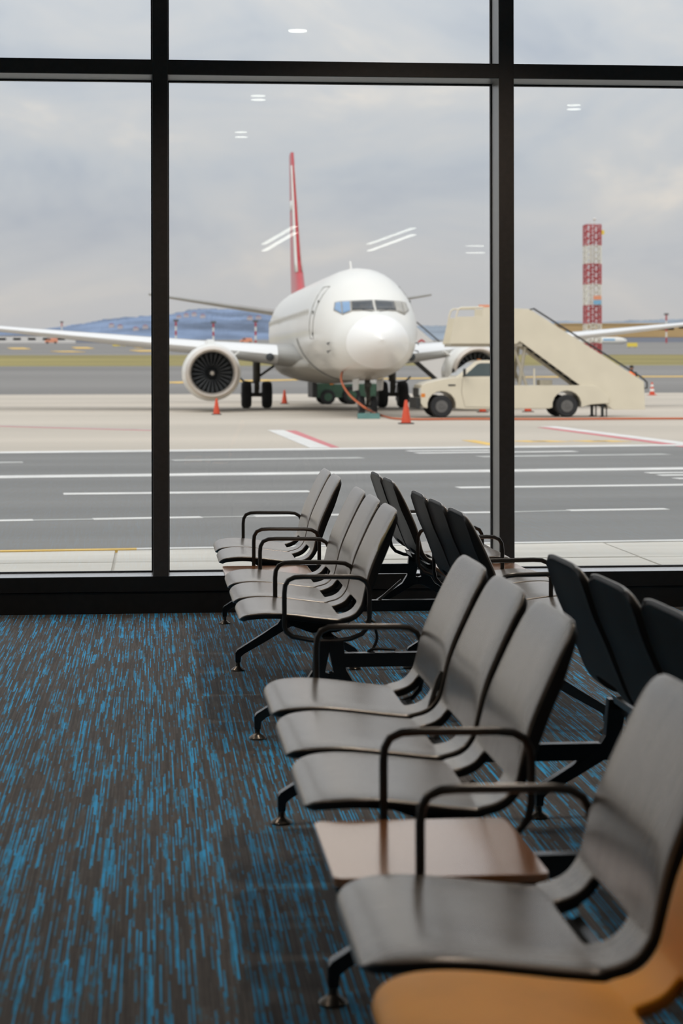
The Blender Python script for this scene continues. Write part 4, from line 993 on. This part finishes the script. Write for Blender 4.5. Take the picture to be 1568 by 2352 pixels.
# hills
def hill(name, prof_px, Y, base_v, m, depth, bump):
    mb = MB(); vs = []; fs = []; us = []; step = 3 if bump > 1 else 6
    u = prof_px[0][0]
    while u <= prof_px[-1][0]: us.append(u); u += step
    rnd = random.Random(3)
    nz = [rnd.uniform(-1, 1) for _ in range(len(us) + 8)]
    rows = 9
    for j in range(rows):
        f = j / (rows - 1)
        for i, u in enumerate(us):
            v = lerp(prof_px, u) ; jit = (nz[(i + j * 3) % len(nz)] * 0.6 + nz[(i // 4 + j) % len(nz)] * 0.8) * bump
            vv = base_v + (v - base_v) * math.sin(f * PI / 2) ** 0.8 + jit * (0.35 + 0.65 * f)
            p = on_y(u, vv, Y + depth * f); vs.append(p)
    n = len(us)
    for i, u in enumerate(us):
        p = vs[(rows - 1) * n + i]; vs.append(Vector((p.x, Y + depth * 1.8, 0)))
    for j in range(rows):
        for i in range(n - 1): fs.append((j * n + i, j * n + i + 1, (j + 1) * n + i + 1, (j + 1) * n + i))
    return struct(mb.add(vs, fs).build(name, m, smooth=False))
hill('wooded_hill', [(-400, 770), (60, 757), (120, 751), (170, 745), (230, 734), (290, 728), (350, 724), (400, 719), (440, 711), (480, 707), (530, 711), (570, 710), (620, 716), (700, 726), (800, 738), (900, 748), (1000, 760)], 2300, 788, 'hill_hazed_wood', 500, 1.6)
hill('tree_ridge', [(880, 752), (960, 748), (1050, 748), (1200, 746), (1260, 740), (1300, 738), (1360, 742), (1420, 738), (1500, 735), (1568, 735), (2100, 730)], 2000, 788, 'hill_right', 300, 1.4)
HP = [(60, 757), (120, 751), (170, 745), (230, 734), (290, 728), (350, 724), (400, 719), (440, 711), (480, 707), (530, 711), (570, 710), (620, 716)]
for u, v in ((411, 729), (428, 726), (446, 724), (466, 728), (574, 733), (594, 731), (256, 749), (276, 752), (312, 757), (334, 752)):
    vt = lerp(HP, u); q = min(0.98, max(0.02, (788 - v) / (788 - vt))); fr = math.asin(q ** 1.25) / (PI / 2)
    Y = 2300 + 500 * fr - 14; p = on_y(u, v, Y)
    hs = empty('hill_house', (p.x, Y, p.z)); tag(hs, 'small pale house on the slope of the wooded hill', 'house', 'houses on the wooded hill')
    hh = random.uniform(2.0, 3.2)
    MB().box(-3.2, 3.2, 0, 9, -4, hh).build('wall', 'house_pale', hs); MB().prism([(-3.5, hh), (3.5, hh), (0, hh + 1.5)], -0.3, 9.3).build('roof', 'far_pink', hs)

# ------------------------------------------------------------------ ground worker
po_ = on_y(1450, 850, 98.0); W = empty('person', (po_.x, 98.0, G0)); tag(W, 'person in an orange safety vest standing behind the foot of the stairs', 'person')
J = [(0, 0, 0.98, .15), (0, 0, 1.18, .14), (0, 0, 1.40, .16), (0, 0, 1.50, .07), (0, 0, 1.56, .065), (0, -0.01, 1.66, .10), (0, -0.01, 1.74, .07),
     (-0.19, 0, 1.42, .07), (-0.27, -0.02, 1.15, .05), (-0.24, -0.18, 0.95, .04), (-0.23, -0.26, 0.90, .035),
     (0.19, 0, 1.42, .07), (0.26, 0.02, 1.15, .05), (0.28, -0.06, 0.90, .04), (0.28, -0.08, 0.82, .035),
     (-0.10, 0, 0.90, .10), (-0.12, -0.02, 0.50, .07), (-0.13, 0.02, 0.09, .05), (-0.14, -0.14, 0.05, .04),
     (0.10, 0, 0.90, .10), (0.12, -0.02, 0.50, .07), (0.13, 0.02, 0.09, .05), (0.14, -0.14, 0.05, .04)]
Ed = [(0, 1), (1, 2), (2, 3), (3, 4), (4, 5), (5, 6), (2, 7), (7, 8), (8, 9), (9, 10), (2, 11), (11, 12), (12, 13), (13, 14), (0, 15), (15, 16), (16, 17), (17, 18), (0, 19), (19, 20), (20, 21), (21, 22)]
me = bpy.data.meshes.new('body'); me.from_pydata([j[:3] for j in J], Ed, []); bo = bpy.data.objects.new('body', me); COL.objects.link(bo); bo.parent = W
sk = bo.modifiers.new('skin', 'SKIN')
for i, j in enumerate(J): me.skin_vertices[0].data[i].radius = (j[3], j[3])
me.skin_vertices[0].data[0].use_root = True
bo.modifiers.new('sub', 'SUBSURF').render_levels = 1
me.materials.append(M['trouser_dark'])
MB().lathe([(0.17, 0.95), (0.185, 1.05), (0.175, 1.2), (0.20, 1.38), (0.15, 1.47), (0.085, 1.50)], n=16, caps=False).build('vest', 'vest_orange', W, smooth=True)
MB().lathe([(0.104, 1.66), (0.108, 1.70), (0.095, 1.76), (0.05, 1.79), (0.005, 1.80)], n=14, caps=False).build('hair', 'hair_dark', W, smooth=True)
MB().lathe([(0.03, 1.57), (0.088, 1.60), (0.1045, 1.66), (0.10, 1.70)], n=14, caps=False).build('face', 'skin', W, smooth=True)
